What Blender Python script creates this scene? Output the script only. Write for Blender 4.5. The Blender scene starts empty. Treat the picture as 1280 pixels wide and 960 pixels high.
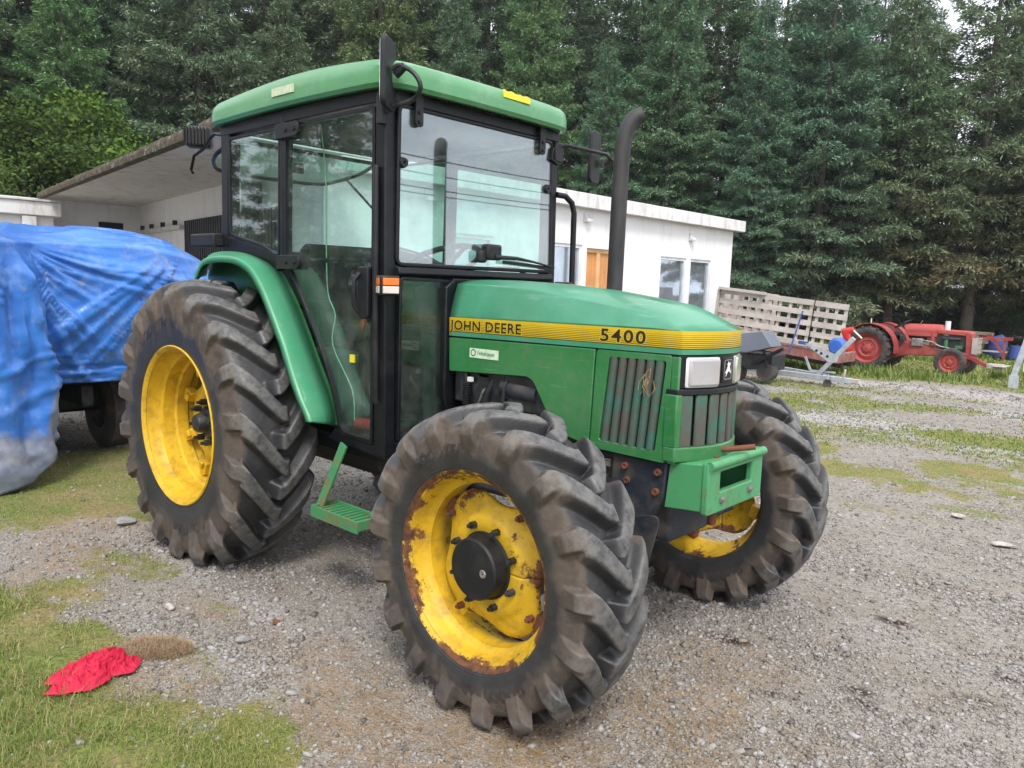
import bpy, bmesh, math, random
import numpy as np
from mathutils import Vector, Matrix
random.seed(7); RNG = np.random.default_rng(11)
rad = math.radians
S = bpy.context.scene
COL = S.collection

# ------------------------------------------------------------------ camera
cam_d = bpy.data.cameras.new('camera'); cam = bpy.data.objects.new('camera', cam_d); COL.objects.link(cam)
CAM = Vector((3.867, -2.671, 1.477))
def cam_axes(yaw, pitch, roll):
    f = Vector((math.cos(yaw)*math.cos(pitch), math.sin(yaw)*math.cos(pitch), math.sin(pitch)))
    r = Vector((math.sin(yaw), -math.cos(yaw), 0)); u = r.cross(f)
    c, s = math.cos(roll), math.sin(roll)
    return c*r+s*u, -s*r+c*u, f
_r, _u, _f = cam_axes(rad(132.29), rad(-7.46), rad(1.84))
cam.matrix_world = Matrix(((_r.x, _u.x, -_f.x, CAM.x), (_r.y, _u.y, -_f.y, CAM.y), (_r.z, _u.z, -_f.z, CAM.z), (0, 0, 0, 1)))
cam_d.sensor_width = 36; cam_d.lens = 958.0/1280*36
cam_d.clip_start = 0.05; cam_d.clip_end = 2000
S.camera = cam

# ------------------------------------------------------------------ world, sun, exposure
SUN_EL, SUN_AZ = 52, -42          # azimuth of the direction towards the sun, from +X ccw
W = bpy.data.worlds.new('World'); S.world = W; W.use_nodes = True
nt = W.node_tree; nt.nodes.clear()
def wn(t, **k):
    n = nt.nodes.new(t)
    for a, b in k.items(): setattr(n, a, b)
    return n
out = wn('ShaderNodeOutputWorld'); bg = wn('ShaderNodeBackground'); bg.inputs['Strength'].default_value = 0.15
sky = wn('ShaderNodeTexSky', sky_type='NISHITA', sun_disc=False)
sky.sun_elevation = rad(SUN_EL); sky.sun_rotation = rad(90-SUN_AZ)
sky.air_density = 1.0; sky.dust_density = 4.0; sky.ozone_density = 1.0
tc = wn('ShaderNodeTexCoord'); mp = wn('ShaderNodeMapping'); mp.inputs['Scale'].default_value = (1, 1, 3.2)
ns = wn('ShaderNodeTexNoise'); ns.inputs['Scale'].default_value = 2.2; ns.inputs['Detail'].default_value = 7; ns.inputs['Roughness'].default_value = .55
cr = wn('ShaderNodeValToRGB'); cr.color_ramp.elements[0].position = .34; cr.color_ramp.elements[0].color = (3.6, 3.8, 4.4, 1)
cr.color_ramp.elements[1].position = .66; cr.color_ramp.elements[1].color = (10.5, 10.6, 10.8, 1)
mx = wn('ShaderNodeMix', data_type='RGBA'); mx.inputs[0].default_value = .86
nt.links.new(tc.outputs['Generated'], mp.inputs[0]); nt.links.new(mp.outputs[0], ns.inputs['Vector'])
nt.links.new(ns.outputs[0], cr.inputs[0]); nt.links.new(sky.outputs[0], mx.inputs[6]); nt.links.new(cr.outputs[0], mx.inputs[7])
nt.links.new(mx.outputs[2], bg.inputs[0]); nt.links.new(bg.outputs[0], out.inputs[0])
sd = bpy.data.lights.new('sun', 'SUN'); sun = bpy.data.objects.new('sun', sd); COL.objects.link(sun)
sd.energy = 1.5; sd.angle = rad(14); sd.color = (1, .965, .91)
v = Vector((math.cos(rad(SUN_EL))*math.cos(rad(SUN_AZ)), math.cos(rad(SUN_EL))*math.sin(rad(SUN_AZ)), math.sin(rad(SUN_EL))))
sun.rotation_euler = v.to_track_quat('Z', 'Y').to_euler()
S.view_settings.view_transform = 'Standard'; S.view_settings.look = 'None'
S.view_settings.exposure = 0.88; S.view_settings.gamma = 1.0
S.render.engine = 'CYCLES'
S.cycles.max_bounces = 8; S.cycles.transparent_max_bounces = 24; S.cycles.caustics_reflective = False; S.cycles.caustics_refractive = False

# ------------------------------------------------------------------ materials
def mk(name):
    m = bpy.data.materials.new(name); m.use_nodes = True
    t = m.node_tree; t.nodes.clear()
    o = t.nodes.new('ShaderNodeOutputMaterial'); b = t.nodes.new('ShaderNodeBsdfPrincipled')
    t.links.new(b.outputs[0], o.inputs[0])
    return m, t, b
def noise(t, scale, detail=5, rough=.55, coord='Object', sc=None, dist=0):
    c = t.nodes.new('ShaderNodeTexCoord'); src = c.outputs[coord]
    if sc:
        m = t.nodes.new('ShaderNodeMapping'); m.inputs['Scale'].default_value = sc; t.links.new(src, m.inputs[0]); src = m.outputs[0]
    n = t.nodes.new('ShaderNodeTexNoise'); n.inputs['Scale'].default_value = scale; n.inputs['Detail'].default_value = detail
    n.inputs['Roughness'].default_value = rough; n.inputs['Distortion'].default_value = dist
    t.links.new(src, n.inputs['Vector']); return n.outputs[0]
def ramp(t, src, a, b, ca=(0, 0, 0, 1), cb=(1, 1, 1, 1)):
    r = t.nodes.new('ShaderNodeValToRGB'); e = r.color_ramp.elements
    e[0].position = a; e[1].position = b; e[0].color = c4(ca); e[1].color = c4(cb); t.links.new(src, r.inputs[0]); return r.outputs[0]
def c4(c): return tuple(c)+(1,) if len(c) == 3 else tuple(c)
def mix(t, fac, a, b, mode='MIX'):
    m = t.nodes.new('ShaderNodeMix'); m.data_type = 'RGBA'; m.blend_type = mode
    for i, v in ((0, fac), (6, a), (7, b)):
        if isinstance(v, (int, float)): m.inputs[i].default_value = v
        elif isinstance(v, (tuple, list)): m.inputs[i].default_value = c4(v)
        else: t.links.new(v, m.inputs[i])
    return m.outputs[2]
def mth(t, op, a, b=0.0, c=None, clamp=False):
    m = t.nodes.new('ShaderNodeMath'); m.operation = op; m.use_clamp = clamp
    for i, v in enumerate((a, b, c)):
        if v is None: continue
        if isinstance(v, (int, float)): m.inputs[i].default_value = v
        else: t.links.new(v, m.inputs[i])
    return m.outputs[0]
def bump(t, b, h, strength=.3, dist=.01):
    n = t.nodes.new('ShaderNodeBump'); n.inputs['Strength'].default_value = strength; n.inputs['Distance'].default_value = dist
    t.links.new(h, n.inputs['Height']); t.links.new(n.outputs[0], b.inputs['Normal'])
def mat(name, base, rough=.6, metal=0, dirt=None, dscale=6, dr=(.45, .7), var=.15, vscale=3, bp=0, bscale=40, bdist=.004, spec=.5, coat=0, damt=1.0, sc=None, detail=6):
    m, t, b = mk(name)
    n1 = noise(t, vscale, 4)
    lo = tuple(x*(1-var) for x in base); hi = tuple(min(1, x*(1+var)) for x in base)
    col = ramp(t, n1, .3, .7, lo, hi)
    if dirt is not None:
        n2 = noise(t, dscale, detail, .65, sc=sc)
        f = ramp(t, n2, dr[0], dr[1], (0, 0, 0), (damt,)*3)
        col = mix(t, f, col, dirt)
        rr = mth(t, 'ADD', rough, mth(t, 'MULTIPLY', f, .75*(max(.0, .9-rough))))
        t.links.new(rr, b.inputs['Roughness'])
    else: b.inputs['Roughness'].default_value = rough
    t.links.new(col, b.inputs['Base Color'])
    b.inputs['Metallic'].default_value = metal; b.inputs['Specular IOR Level'].default_value = spec
    b.inputs['Coat Weight'].default_value = coat; b.inputs['Coat Roughness'].default_value = .12
    if bp: bump(t, b, noise(t, bscale, 6, .6), bp, bdist)
    if coat and 'green' in name:
        # dry dust film, fine scratches and small chips
        sp_ = ramp(t, noise(t, 55, 8, .8), .66, .70, (0, 0, 0), (.55,)*3); sc1 = ramp(t, noise(t, 14, 6, .7, sc=(.25, 1, 3.5)), .60, .66, (0, 0, 0), (.16,)*3)
        fl_ = ramp(t, noise(t, 2.2, 9, .72), .40, .75, (0, 0, 0), (.22,)*3)
        col = mix(t, fl_, col, (.24, .27, .22)); col = mix(t, sc1, col, (.35, .45, .38)); col = mix(t, sp_, col, (.30, .36, .28)); t.links.new(col, b.inputs['Base Color'])
    return m
def glass(name, tint, dust=.06, extra=0.):
    m = bpy.data.materials.new(name); m.use_nodes = True; t = m.node_tree; t.nodes.clear()
    o = t.nodes.new('ShaderNodeOutputMaterial'); tr = t.nodes.new('ShaderNodeBsdfTransparent'); gl = t.nodes.new('ShaderNodeBsdfGlossy')
    df = t.nodes.new('ShaderNodeBsdfDiffuse'); df.inputs[0].default_value = (.55, .53, .47, 1)
    tr.inputs[0].default_value = c4(tint); gl.inputs['Roughness'].default_value = .015; gl.inputs[0].default_value = (.95, .95, 1, 1)
    lw = t.nodes.new('ShaderNodeLayerWeight'); lw.inputs[0].default_value = .5
    f = mth(t, 'ADD', mth(t, 'MULTIPLY', mth(t, 'POWER', lw.outputs['Facing'], 4.0), .9), .045+extra, clamp=True)
    a = t.nodes.new('ShaderNodeMixShader'); t.links.new(f, a.inputs[0]); t.links.new(tr.outputs[0], a.inputs[1]); t.links.new(gl.outputs[0], a.inputs[2])
    b = t.nodes.new('ShaderNodeMixShader'); d = ramp(t, noise(t, 5, 8, .75), .42, .85, (dust*.3,)*3, (dust*3,)*3)
    t.links.new(d, b.inputs[0]); t.links.new(a.outputs[0], b.inputs[1]); t.links.new(df.outputs[0], b.inputs[2]); t.links.new(b.outputs[0], o.inputs[0])
    return m
MT = {}
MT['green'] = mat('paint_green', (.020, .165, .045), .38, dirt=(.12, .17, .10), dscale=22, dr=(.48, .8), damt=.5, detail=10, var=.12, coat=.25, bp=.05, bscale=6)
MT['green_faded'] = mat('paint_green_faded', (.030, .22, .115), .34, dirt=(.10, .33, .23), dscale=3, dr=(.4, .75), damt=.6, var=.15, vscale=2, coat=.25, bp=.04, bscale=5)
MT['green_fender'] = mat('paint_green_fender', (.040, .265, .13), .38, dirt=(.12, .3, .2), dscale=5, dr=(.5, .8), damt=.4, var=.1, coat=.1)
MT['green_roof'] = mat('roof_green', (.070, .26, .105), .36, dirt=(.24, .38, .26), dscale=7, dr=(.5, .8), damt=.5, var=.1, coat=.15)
MT['green_light'] = mat('paint_green_bracket', (.065, .28, .115), .48, dirt=(.13, .10, .05), dscale=16, dr=(.54, .70), damt=.75, detail=10, var=.12, bp=.1, bscale=30)
MT['green_step'] = mat('step_green', (.05, .22, .09), .6, dirt=(.2, .1, .04), dscale=14, dr=(.5, .68), damt=.8)
MT['black'] = mat('black_frame', (.005, .0055, .008), .40, dirt=(.04, .04, .04), dscale=14, dr=(.5, .85), damt=.4, spec=.32)
MT['plastic'] = mat('black_plastic', (.009, .0095, .012), .5, dirt=(.05, .05, .05), dscale=9, dr=(.48, .8), damt=.5, spec=.35, bp=.1, bscale=200)
MT['iron'] = mat('dark_blue_iron', (.012, .018, .03), .6, dirt=(.09, .075, .06), dscale=8, dr=(.45, .7), damt=.8, bp=.3, bscale=60)
MT['engine'] = mat('greasy_engine', (.012, .014, .018), .42, dirt=(.05, .05, .05), dscale=18, dr=(.45, .7), bp=.4, bscale=50)
MT['grey_metal'] = mat('zinc_metal', (.42, .42, .42), .4, .8, dirt=(.18, .12, .08), dscale=20)
MT['rust'] = mat('rusty_steel', (.17, .055, .03), .8, dirt=(.06, .03, .02), dscale=25, bp=.4, bscale=80)
MT['white_lamp'] = mat('lamp_reflector', (.75, .75, .78), .18, .35, dirt=(.5, .3, .12), dscale=7, dr=(.62, .8), damt=.5)
MT['orange'] = mat('amber_lens', (.75, .16, .01), .2, coat=.5)
MT['clear'] = mat('clear_lens', (.6, .55, .5), .2, coat=.5)
MT['white'] = mat('white_plastic', (.7, .7, .68), .5)
MT['seat'] = mat('seat_fabric', (.02, .022, .026), .9, bp=.3, bscale=200)
MT['interior'] = mat('cab_trim', (.035, .037, .04), .8, dirt=(.09, .085, .08), dscale=4)
MT['headliner'] = mat('headliner', (.09, .09, .095), .9)
MT['exhaust'] = mat('exhaust_pipe', (.016, .016, .02), .55, dirt=(.07, .06, .06), dscale=9, dr=(.42, .75), damt=.8, bp=.15, bscale=40, sc=(1, 1, .3))
MT['glass'] = glass('tinted_glass', (.74, .91, .86), .035)
MT['glass_wind'] = glass('windscreen_glass', (.80, .93, .89), .05, .15)
MT['mirror'] = mat('mirror_face', (.8, .8, .82), .05, 1.0)
MT['red'] = mat('red_plastic', (.5, .02, .015), .4)
MT['decal_black'] = mat('decal_black', (.012, .01, .008), .5)
MT['sticker'] = mat('pale_sticker', (.62, .72, .55), .5, dirt=(.4, .5, .4), dscale=60)
MT['sticker_yellow'] = mat('worn_yellow_sticker', (.75, .62, .03), .5)

def yellow_mat(name, rust_amt, th=.56):
    m, t, b = mk(name)
    n = noise(t, 3, 4); col = ramp(t, n, .3, .7, (.54, .32, .010), (.70, .45, .018))
    d = ramp(t, noise(t, 16, 10, .72), .46, .70); col = mix(t, mth(t, 'MULTIPLY', d, .62), col, (.18, .10, .03))
    c = t.nodes.new('ShaderNodeTexCoord'); sp = t.nodes.new('ShaderNodeSeparateXYZ'); t.links.new(c.outputs['Object'], sp.inputs[0])
    at = t.nodes.new('ShaderNodeAttribute'); at.attribute_name = 'edge'
    rn = noise(t, 7, 10, .7); k = mth(t, 'ADD', rn, mth(t, 'MULTIPLY', at.outputs['Fac'], rust_amt))
    rf = ramp(t, k, th+.045, th+.085)
    rc = ramp(t, noise(t, 40, 4), .35, .65, (.055, .022, .012), (.17, .065, .025))
    col = mix(t, rf, col, rc)
    t.links.new(col, b.inputs['Base Color']); t.links.new(mth(t, 'ADD', .52, mth(t, 'MULTIPLY', rf, .35)), b.inputs['Roughness'])
    bump(t, b, mth(t, 'ADD', mth(t, 'MULTIPLY', noise(t, 60, 5), .5), rf), .25, .003)
    return m
MT['yellow'] = yellow_mat('wheel_yellow_rusty', .175)
MT['yellow_clean'] = yellow_mat('wheel_yellow', .02, .60)

def tyre_mat(name, r_sh, r_mid):
    m, t, b = mk(name)
    at = t.nodes.new('ShaderNodeAttribute'); at.attribute_name = 'lug'
    rr = t.nodes.new('ShaderNodeAttribute'); rr.attribute_name = 'side'    # 0 bead .. 1 shoulder .. 2 crown
    base = ramp(t, noise(t, 5, 5), .3, .7, (.017, .017, .019), (.040, .040, .043))
    n = noise(t, 4.5, 9, .68)
    band = ramp(t, rr.outputs['Fac'], .13, .32)
    band2 = ramp(t, rr.outputs['Fac'], .51, .60, (1, 1, 1), (.0, .0, .0))
    k = mth(t, 'MULTIPLY', band, band2)
    f = ramp(t, mth(t, 'ADD', n, mth(t, 'MULTIPLY', mth(t, 'SUBTRACT', k, .5), .30)), .46, .68)
    dust = ramp(t, noise(t, 30, 6, .7), .3, .7, (.07, .050, .038), (.15, .112, .084))
    col = mix(t, mth(t, 'MULTIPLY', f, .72), base, dust)
    wear = mth(t, 'MULTIPLY', ramp(t, at.outputs['Fac'], .80, .97), ramp(t, noise(t, 26, 9, .72), .36, .58))
    col = mix(t, mth(t, 'MULTIPLY', wear, .6), col, (.17, .165, .155))
    g = ramp(t, noise(t, 9, 8, .7), .47, .72); col = mix(t, mth(t, 'MULTIPLY', g, .15), col, (.13, .125, .12))
    t.links.new(col, b.inputs['Base Color'])
    t.links.new(mth(t, 'ADD', .44, mth(t, 'MULTIPLY', f, .42)), b.inputs['Roughness'])
    ring = mth(t, 'SINE', mth(t, 'MULTIPLY', rr.outputs['Fac'], 190)); rm = ramp(t, rr.outputs['Fac'], .10, .13, (1, 1, 1), (0, 0, 0))
    h = mth(t, 'ADD', mth(t, 'MULTIPLY', noise(t, 70, 7, .7), .7), mth(t, 'MULTIPLY', noise(t, 12, 4), .6)); h = mth(t, 'ADD', h, mth(t, 'MULTIPLY', mth(t, 'MULTIPLY', ring, rm), .25))
    bump(t, b, h, .35, .006)
    return m
MT['tyre'] = tyre_mat('tyre_rubber', 1, 1)
MT['tyre_small'] = mat('tyre_rubber_plain', (.028, .028, .03), .7, dirt=(.12, .09, .07), dscale=8, bp=.3, bscale=30)

# ------------------------------------------------------------------ mesh helpers
class MB:
    def __init__(s): s.v = []; s.f = []; s.m = []
    def add(s, vs, fs, mi=0):
        b = len(s.v); s.v += [tuple(p) for p in vs]; s.f += [tuple(b+i for i in q) for q in fs]; s.m += [mi]*len(fs); return s
    def box(s, x0, x1, y0, y1, z0, z1, mi=0, M=None):
        vs = [(x, y, z) for z in (z0, z1) for y in (y0, y1) for x in (x0, x1)]
        if M: vs = [M @ Vector(p) for p in vs]
        return s.add(vs, [(0, 2, 3, 1), (4, 5, 7, 6), (0, 1, 5, 4), (2, 6, 7, 3), (0, 4, 6, 2), (1, 3, 7, 5)], mi)
    def beam(s, a, b, w, h, mi=0, up=(0, 0, 1)):
        a = Vector(a); b = Vector(b); d = (b-a).normalized(); up = Vector(up)
        if abs(d.dot(up)) > .98: up = Vector((1, 0, 0))
        r = d.cross(up).normalized(); u = r.cross(d)
        vs = []
        for p in (a, b):
            for i, j in ((-1, -1), (1, -1), (1, 1), (-1, 1)): vs.append(p+r*i*w/2+u*j*h/2)
        return s.add(vs, [(0, 3, 2, 1), (4, 5, 6, 7)]+[(i, (i+1) % 4, 4+(i+1) % 4, 4+i) for i in range(4)], mi)
    def prism(s, pts, a, b, axis='y', mi=0):
        n = len(pts)
        def P(u, v, w): return {'y': (u, w, v), 'x': (w, u, v), 'z': (u, v, w)}[axis]
        vs = [P(u, v, a) for u, v in pts]+[P(u, v, b) for u, v in pts]
        return s.add(vs, [tuple(range(n)), tuple(range(2*n-1, n-1, -1))]+[(i, i+n, (i+1) % n+n, (i+1) % n) for i in range(n)], mi)
    def tube(s, pts, r, n=12, mi=0, caps=True):
        pts = [Vector(p) for p in pts]; k = len(pts); rs = r if isinstance(r, (list, tuple)) else [r]*k
        T = [(pts[min(i+1, k-1)]-pts[max(i-1, 0)]).normalized() for i in range(k)]
        up = Vector((0, 0, 1)) if abs(T[0].z) < .9 else Vector((1, 0, 0))
        nrm = (up-T[0]*up.dot(T[0])).normalized(); vs = []; fs = []
        for i in range(k):
            nrm = (nrm-T[i]*nrm.dot(T[i])).normalized(); bn = T[i].cross(nrm)
            for j in range(n):
                a = 2*math.pi*j/n; vs.append(pts[i]+(nrm*math.cos(a)+bn*math.sin(a))*rs[i])
        for i in range(k-1):
            for j in range(n): fs.append((i*n+j, i*n+(j+1) % n, (i+1)*n+(j+1) % n, (i+1)*n+j))
        if caps: fs += [tuple(range(n-1, -1, -1)), tuple((k-1)*n+j for j in range(n))]
        return s.add(vs, fs, mi)
    def cyl(s, a, b, r, n=24, mi=0): return s.tube([a, b], r, n, mi)
    def lathe(s, prof, n=64, axis='y', c=(0, 0, 0), mi=0, close=False):
        # prof: list (along, radius)
        vs = []; fs = []; k = len(prof)
        for a, r in prof:
            for j in range(n):
                t = 2*math.pi*j/n; ca, sa = r*math.cos(t), r*math.sin(t)
                vs.append({'y': (c[0]+ca, c[1]+a, c[2]+sa), 'z': (c[0]+ca, c[1]+sa, c[2]+a), 'x': (c[0]+a, c[1]+ca, c[2]+sa)}[axis])
        for i in range(k if close else k-1):
            i2 = (i+1) % k
            for j in range(n): fs.append((i*n+j, i2*n+j, i2*n+(j+1) % n, i*n+(j+1) % n))
        return s.add(vs, fs, mi)
    def grid(s, P, mi=0, closed_u=False):
        # P[i][j] of points
        nu, nv = len(P), len(P[0]); vs = [p for row in P for p in row]; fs = []
        for i in range(nu if closed_u else nu-1):
            for j in range(nv-1): fs.append((i*nv+j, ((i+1) % nu)*nv+j, ((i+1) % nu)*nv+j+1, i*nv+j+1))
        return s.add(vs, fs, mi)
    def build(s, name, m, parent=None, bevel=0, seg=2, smooth=40, fix=True, loc=None, wn=True):
        me = bpy.data.meshes.new(name); me.from_pydata([tuple(p) for p in s.v], [], s.f)
        ms = m if isinstance(m, (list, tuple)) else [m]
        for q in ms: me.materials.append(MT[q] if isinstance(q, str) else q)
        if len(ms) > 1: me.polygons.foreach_set('material_index', s.m)
        if fix:
            bm = bmesh.new(); bm.from_mesh(me); bmesh.ops.recalc_face_normals(bm, faces=bm.faces); bm.to_mesh(me); bm.free()
        if smooth:
            me.polygons.foreach_set('use_smooth', [True]*len(me.polygons)); me.set_sharp_from_angle(angle=rad(smooth))
        me.update()
        o = bpy.data.objects.new(name, me); COL.objects.link(o)
        if parent: o.parent = parent
        if loc: o.location = loc
        if bevel:
            b = o.modifiers.new('bevel', 'BEVEL'); b.width = bevel; b.segments = seg; b.limit_method = 'ANGLE'; b.angle_limit = rad(32); b.harden_normals = False
        return o
def np_mesh(name, V, F, m, parent=None, smooth=True, attrs=None, normals=None):
    """V (n,3), F (m,k) arrays"""
    V = np.ascontiguousarray(V, dtype=np.float32); F = np.ascontiguousarray(F, dtype=np.int32); k = F.shape[1]
    me = bpy.data.meshes.new(name); me.vertices.add(len(V)); me.vertices.foreach_set('co', V.ravel())
    me.loops.add(F.size); me.loops.foreach_set('vertex_index', F.ravel())
    me.polygons.add(len(F)); me.polygons.foreach_set('loop_start', np.arange(0, F.size, k, dtype=np.int32))
    try: me.polygons.foreach_set('loop_total', np.full(len(F), k, dtype=np.int32))
    except Exception: pass
    for q in (m if isinstance(m, (list, tuple)) else [m]): me.materials.append(MT[q] if isinstance(q, str) else q)
    me.update(calc_edges=True)
    if smooth: me.polygons.foreach_set('use_smooth', np.ones(len(F), dtype=bool))
    for an, av in (attrs or {}).items():
        a = me.attributes.new(an, 'FLOAT', 'POINT'); a.data.foreach_set('value', np.asarray(av, dtype=np.float32))
    o = bpy.data.objects.new(name, me); COL.objects.link(o)
    if parent: o.parent = parent
    return o
def empty(name, loc=(0, 0, 0), rot=(0, 0, 0), parent=None):
    o = bpy.data.objects.new(name, None); COL.objects.link(o); o.location = loc; o.rotation_euler = rot; o.empty_display_size = .1
    if parent: o.parent = parent
    return o
def tag(o, label=None, cat=None, group=None, kind=None):
    if label: o['label'] = label
    if cat: o['category'] = cat
    if group: o['group'] = group
    if kind: o['kind'] = kind
    return o
def dup(root, loc=None, rot=None, parent=None):
    c = root.copy(); COL.objects.link(c)
    c.parent = parent
    if loc is not None: c.location = loc
    if rot is not None: c.rotation_euler = rot
    for ch in [o for o in bpy.data.objects if o.parent == root]: dup(ch, parent=c)
    return c
def arc(c, r, a0, a1, n, z=None):
    return [(c[0]+r*math.cos(rad(a0+(a1-a0)*i/(n-1))), c[1]+r*math.sin(rad(a0+(a1-a0)*i/(n-1)))) for i in range(n)]
def rrect(x0, x1, y0, y1, r, n=5):
    return arc((x1-r, y1-r), r, 0, 90, n)+arc((x0+r, y1-r), r, 90, 180, n)+arc((x0+r, y0+r), r, 180, 270, n)+arc((x1-r, y0+r), r, 270, 360, n)
def smoothline(pts, n):
    """Catmull-Rom through pts"""
    P = [np.array(p, float) for p in pts]; P = [2*P[0]-P[1]]+P+[2*P[-1]-P[-2]]; o = []; k = len(P)-3
    for i in range(k):
        for j in range(n):
            t = j/n; a, b, c, d = P[i:i+4]
            o.append(tuple(.5*((2*b)+(-a+c)*t+(2*a-5*b+4*c-d)*t*t+(-a+3*b-3*c+d)*t**3)))
    o.append(tuple(P[-2])); return o
def fillet_poly(pts, r, n=4):
    o = []; k = len(pts)
    rs = r if isinstance(r, (list, tuple)) else [r]*k
    for i in range(k):
        a, b, c = Vector(pts[i-1]), Vector(pts[i]), Vector(pts[(i+1) % k]); rr = rs[i]
        d1 = (a-b); d2 = (c-b); q = min(rr, d1.length*.45, d2.length*.45)
        if q < 1e-4: o.append(tuple(b)); continue
        p0 = b+d1.normalized()*q; p2 = b+d2.normalized()*q
        for j in range(n+1):
            t = j/n; o.append(tuple(p0*(1-t)**2+b*2*t*(1-t)+p2*t*t))
    return o
def inset_ring(mb, outer, inner, a, b, axis, mi=0):
    """frame between two loops with same count, extruded a..b"""
    n = len(outer)
    def P(q, w): return {'y': (q[0], w, q[1]), 'x': (w, q[0], q[1]), 'z': (q[0], q[1], w)}[axis]
    vs = [P(q, a) for q in outer]+[P(q, a) for q in inner]+[P(q, b) for q in outer]+[P(q, b) for q in inner]; fs = []
    for i in range(n):
        j = (i+1) % n
        fs += [(i, j, n+j, n+i), (2*n+i, 3*n+i, 3*n+j, 2*n+j), (i, 2*n+i, 2*n+j, j), (n+i, n+j, 3*n+j, 3*n+i)]
    return mb.add(vs, fs, mi)
def offset_loop(pts, d):
    k = len(pts); o = []; A = sum(pts[i-1][0]*pts[i][1]-pts[i][0]*pts[i-1][1] for i in range(k))
    sg = 1 if A > 0 else -1
    for i in range(k):
        a, b, c = Vector(pts[i-1]), Vector(pts[i]), Vector(pts[(i+1) % k])
        e1 = (b-a); e2 = (c-b); n1 = Vector((-e1.y, e1.x)).normalized()*sg; n2 = Vector((-e2.y, e2.x)).normalized()*sg
        nn = (n1+n2); nn = nn.normalized() if nn.length > 1e-6 else n1
        o.append(tuple(b+nn*d/max(.5, nn.dot(n1))))
    return o
def text_geo(s, size=1.0, off=0.0, space=1.0):
    cu = bpy.data.curves.new('txt', 'FONT'); cu.body = s; cu.size = size; cu.offset = off; cu.space_character = space; cu.resolution_u = 3
    ob = bpy.data.objects.new('txt', cu); me = bpy.data.meshes.new_from_object(ob)
    bm = bmesh.new(); bm.from_mesh(me); bmesh.ops.triangulate(bm, faces=bm.faces)
    bmesh.ops.subdivide_edges(bm, edges=[e for e in bm.edges if e.calc_length() > size*.2], cuts=1)
    v = [tuple(q.co) for q in bm.verts]; f = [tuple(x.index for x in q.verts) for q in bm.faces]; bm.free()
    bpy.data.objects.remove(ob); bpy.data.curves.remove(cu); bpy.data.meshes.remove(me)
    return v, f
# value noise in numpy
def _h(ix, iy, s=0):
    n = (ix.astype(np.int64)*374761393+iy.astype(np.int64)*668265263+s*1442695041) & 0x7fffffff
    n = ((n ^ (n >> 13))*1274126177) & 0x7fffffff
    return ((n ^ (n >> 16)) & 0xffffff)/float(0xffffff)
def vnoise(x, y, s=0):
    x = np.asarray(x, float); y = np.asarray(y, float); ix = np.floor(x); iy = np.floor(y); fx = x-ix; fy = y-iy
    fx = fx*fx*(3-2*fx); fy = fy*fy*(3-2*fy); a = _h(ix, iy, s); b = _h(ix+1, iy, s); c = _h(ix, iy+1, s); d = _h(ix+1, iy+1, s)
    return (a*(1-fx)+b*fx)*(1-fy)+(c*(1-fx)+d*fx)*fy
def fbm(x, y, oct=4, s=0):
    t = 0; a = .5; n = 0
    for i in range(oct): t = t+a*vnoise(x*2**i+i*17.3, y*2**i-i*9.1, s+i); n += a; a *= .5
    return t/n
def sstep(a, b, x): t = np.clip((x-a)/(b-a), 0, 1); return t*t*(3-2*t)
# ================================================================== GROUND
BLOBS = [ # x, y, rx, ry, amount of green cover
 (1.7, 3.9, 1.1, .45, .85), (2.5, 4.7, .7, .35, .9), (3.0, 5.2, .5, .3, .7), (.2, 5.6, 1.1, .8, .7), (.9, 4.6, .9, .5, .75), (2.5, 6.6, 1.0, .7, .95), (3.2, 8.2, .9, .6, .8),
 (-.5, 7.3, 1.5, .9, .8), (1.1, 8.6, 1.4, .45, .75), (-1.0, 9.6, 1.6, .7, .7), (-.8, 6.0, .9, .6, .7), (2.2, 2.9, .5, .14, .45), (2.75, 3.35, .35, .14, .6), (.6, 9.9, 1.6, .3, .5),
 (.1, -1.15, .22, .14, .6), (.75, -1.12, .30, .12, .5), (-.3, -1.25, .3, .2, .6), (1.15, -1.38, .3, .12, .4), (3.6, 3.9, .8, .5, .55), (.8, 5.8, 1.6, .5, .6), (2.9, 4.2, .8, .5, .7), (1.3, 3.2, .6, .35, .55), (3.4, 5.9, 1.2, .6, .8), (0, 8.2, 1.4, .5, .7), (1.9, 5.9, 1.2, .35, .5), (1.75, -1.62, .5, .12, .6)]
def g_grass(x, y):
    n = fbm(x*1.7, y*1.7, 4, 5)-.5; n2 = fbm(x*7, y*7, 3, 9)-.5
    v = sstep(-1.34, -1.80, y+n*.95+n2*.5-.02*(x-1))*sstep(-2.4, -1.5, x)
    v = np.maximum(v, .80*sstep(-.45, -1.05, x+n*.9+n2*.5)*sstep(-3.3, -2.6, x)*sstep(.5, -.1, y+n*.5))
    for bx, by, rx, ry, a in BLOBS:
        d = np.hypot((x-bx)/rx, (y-by)/ry); v = np.maximum(v, a*sstep(1.25, .35, d+n*1.5+n2*.9))
    far = sstep(12.1, 12.9, y+n*1.2+.25*(x+1))
    far = np.maximum(far, sstep(10.9, 11.6, y+n)*sstep(.4, -.9, x+n))
    v = np.maximum(v, far)
    v = np.maximum(v, sstep(-6, -9, x)*sstep(-3, -5, y)); v = np.maximum(v, sstep(-5, -8, y+n))
    v = np.maximum(v, sstep(9, 14, x+n*3))
    return np.clip(v, 0, 1)
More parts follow.
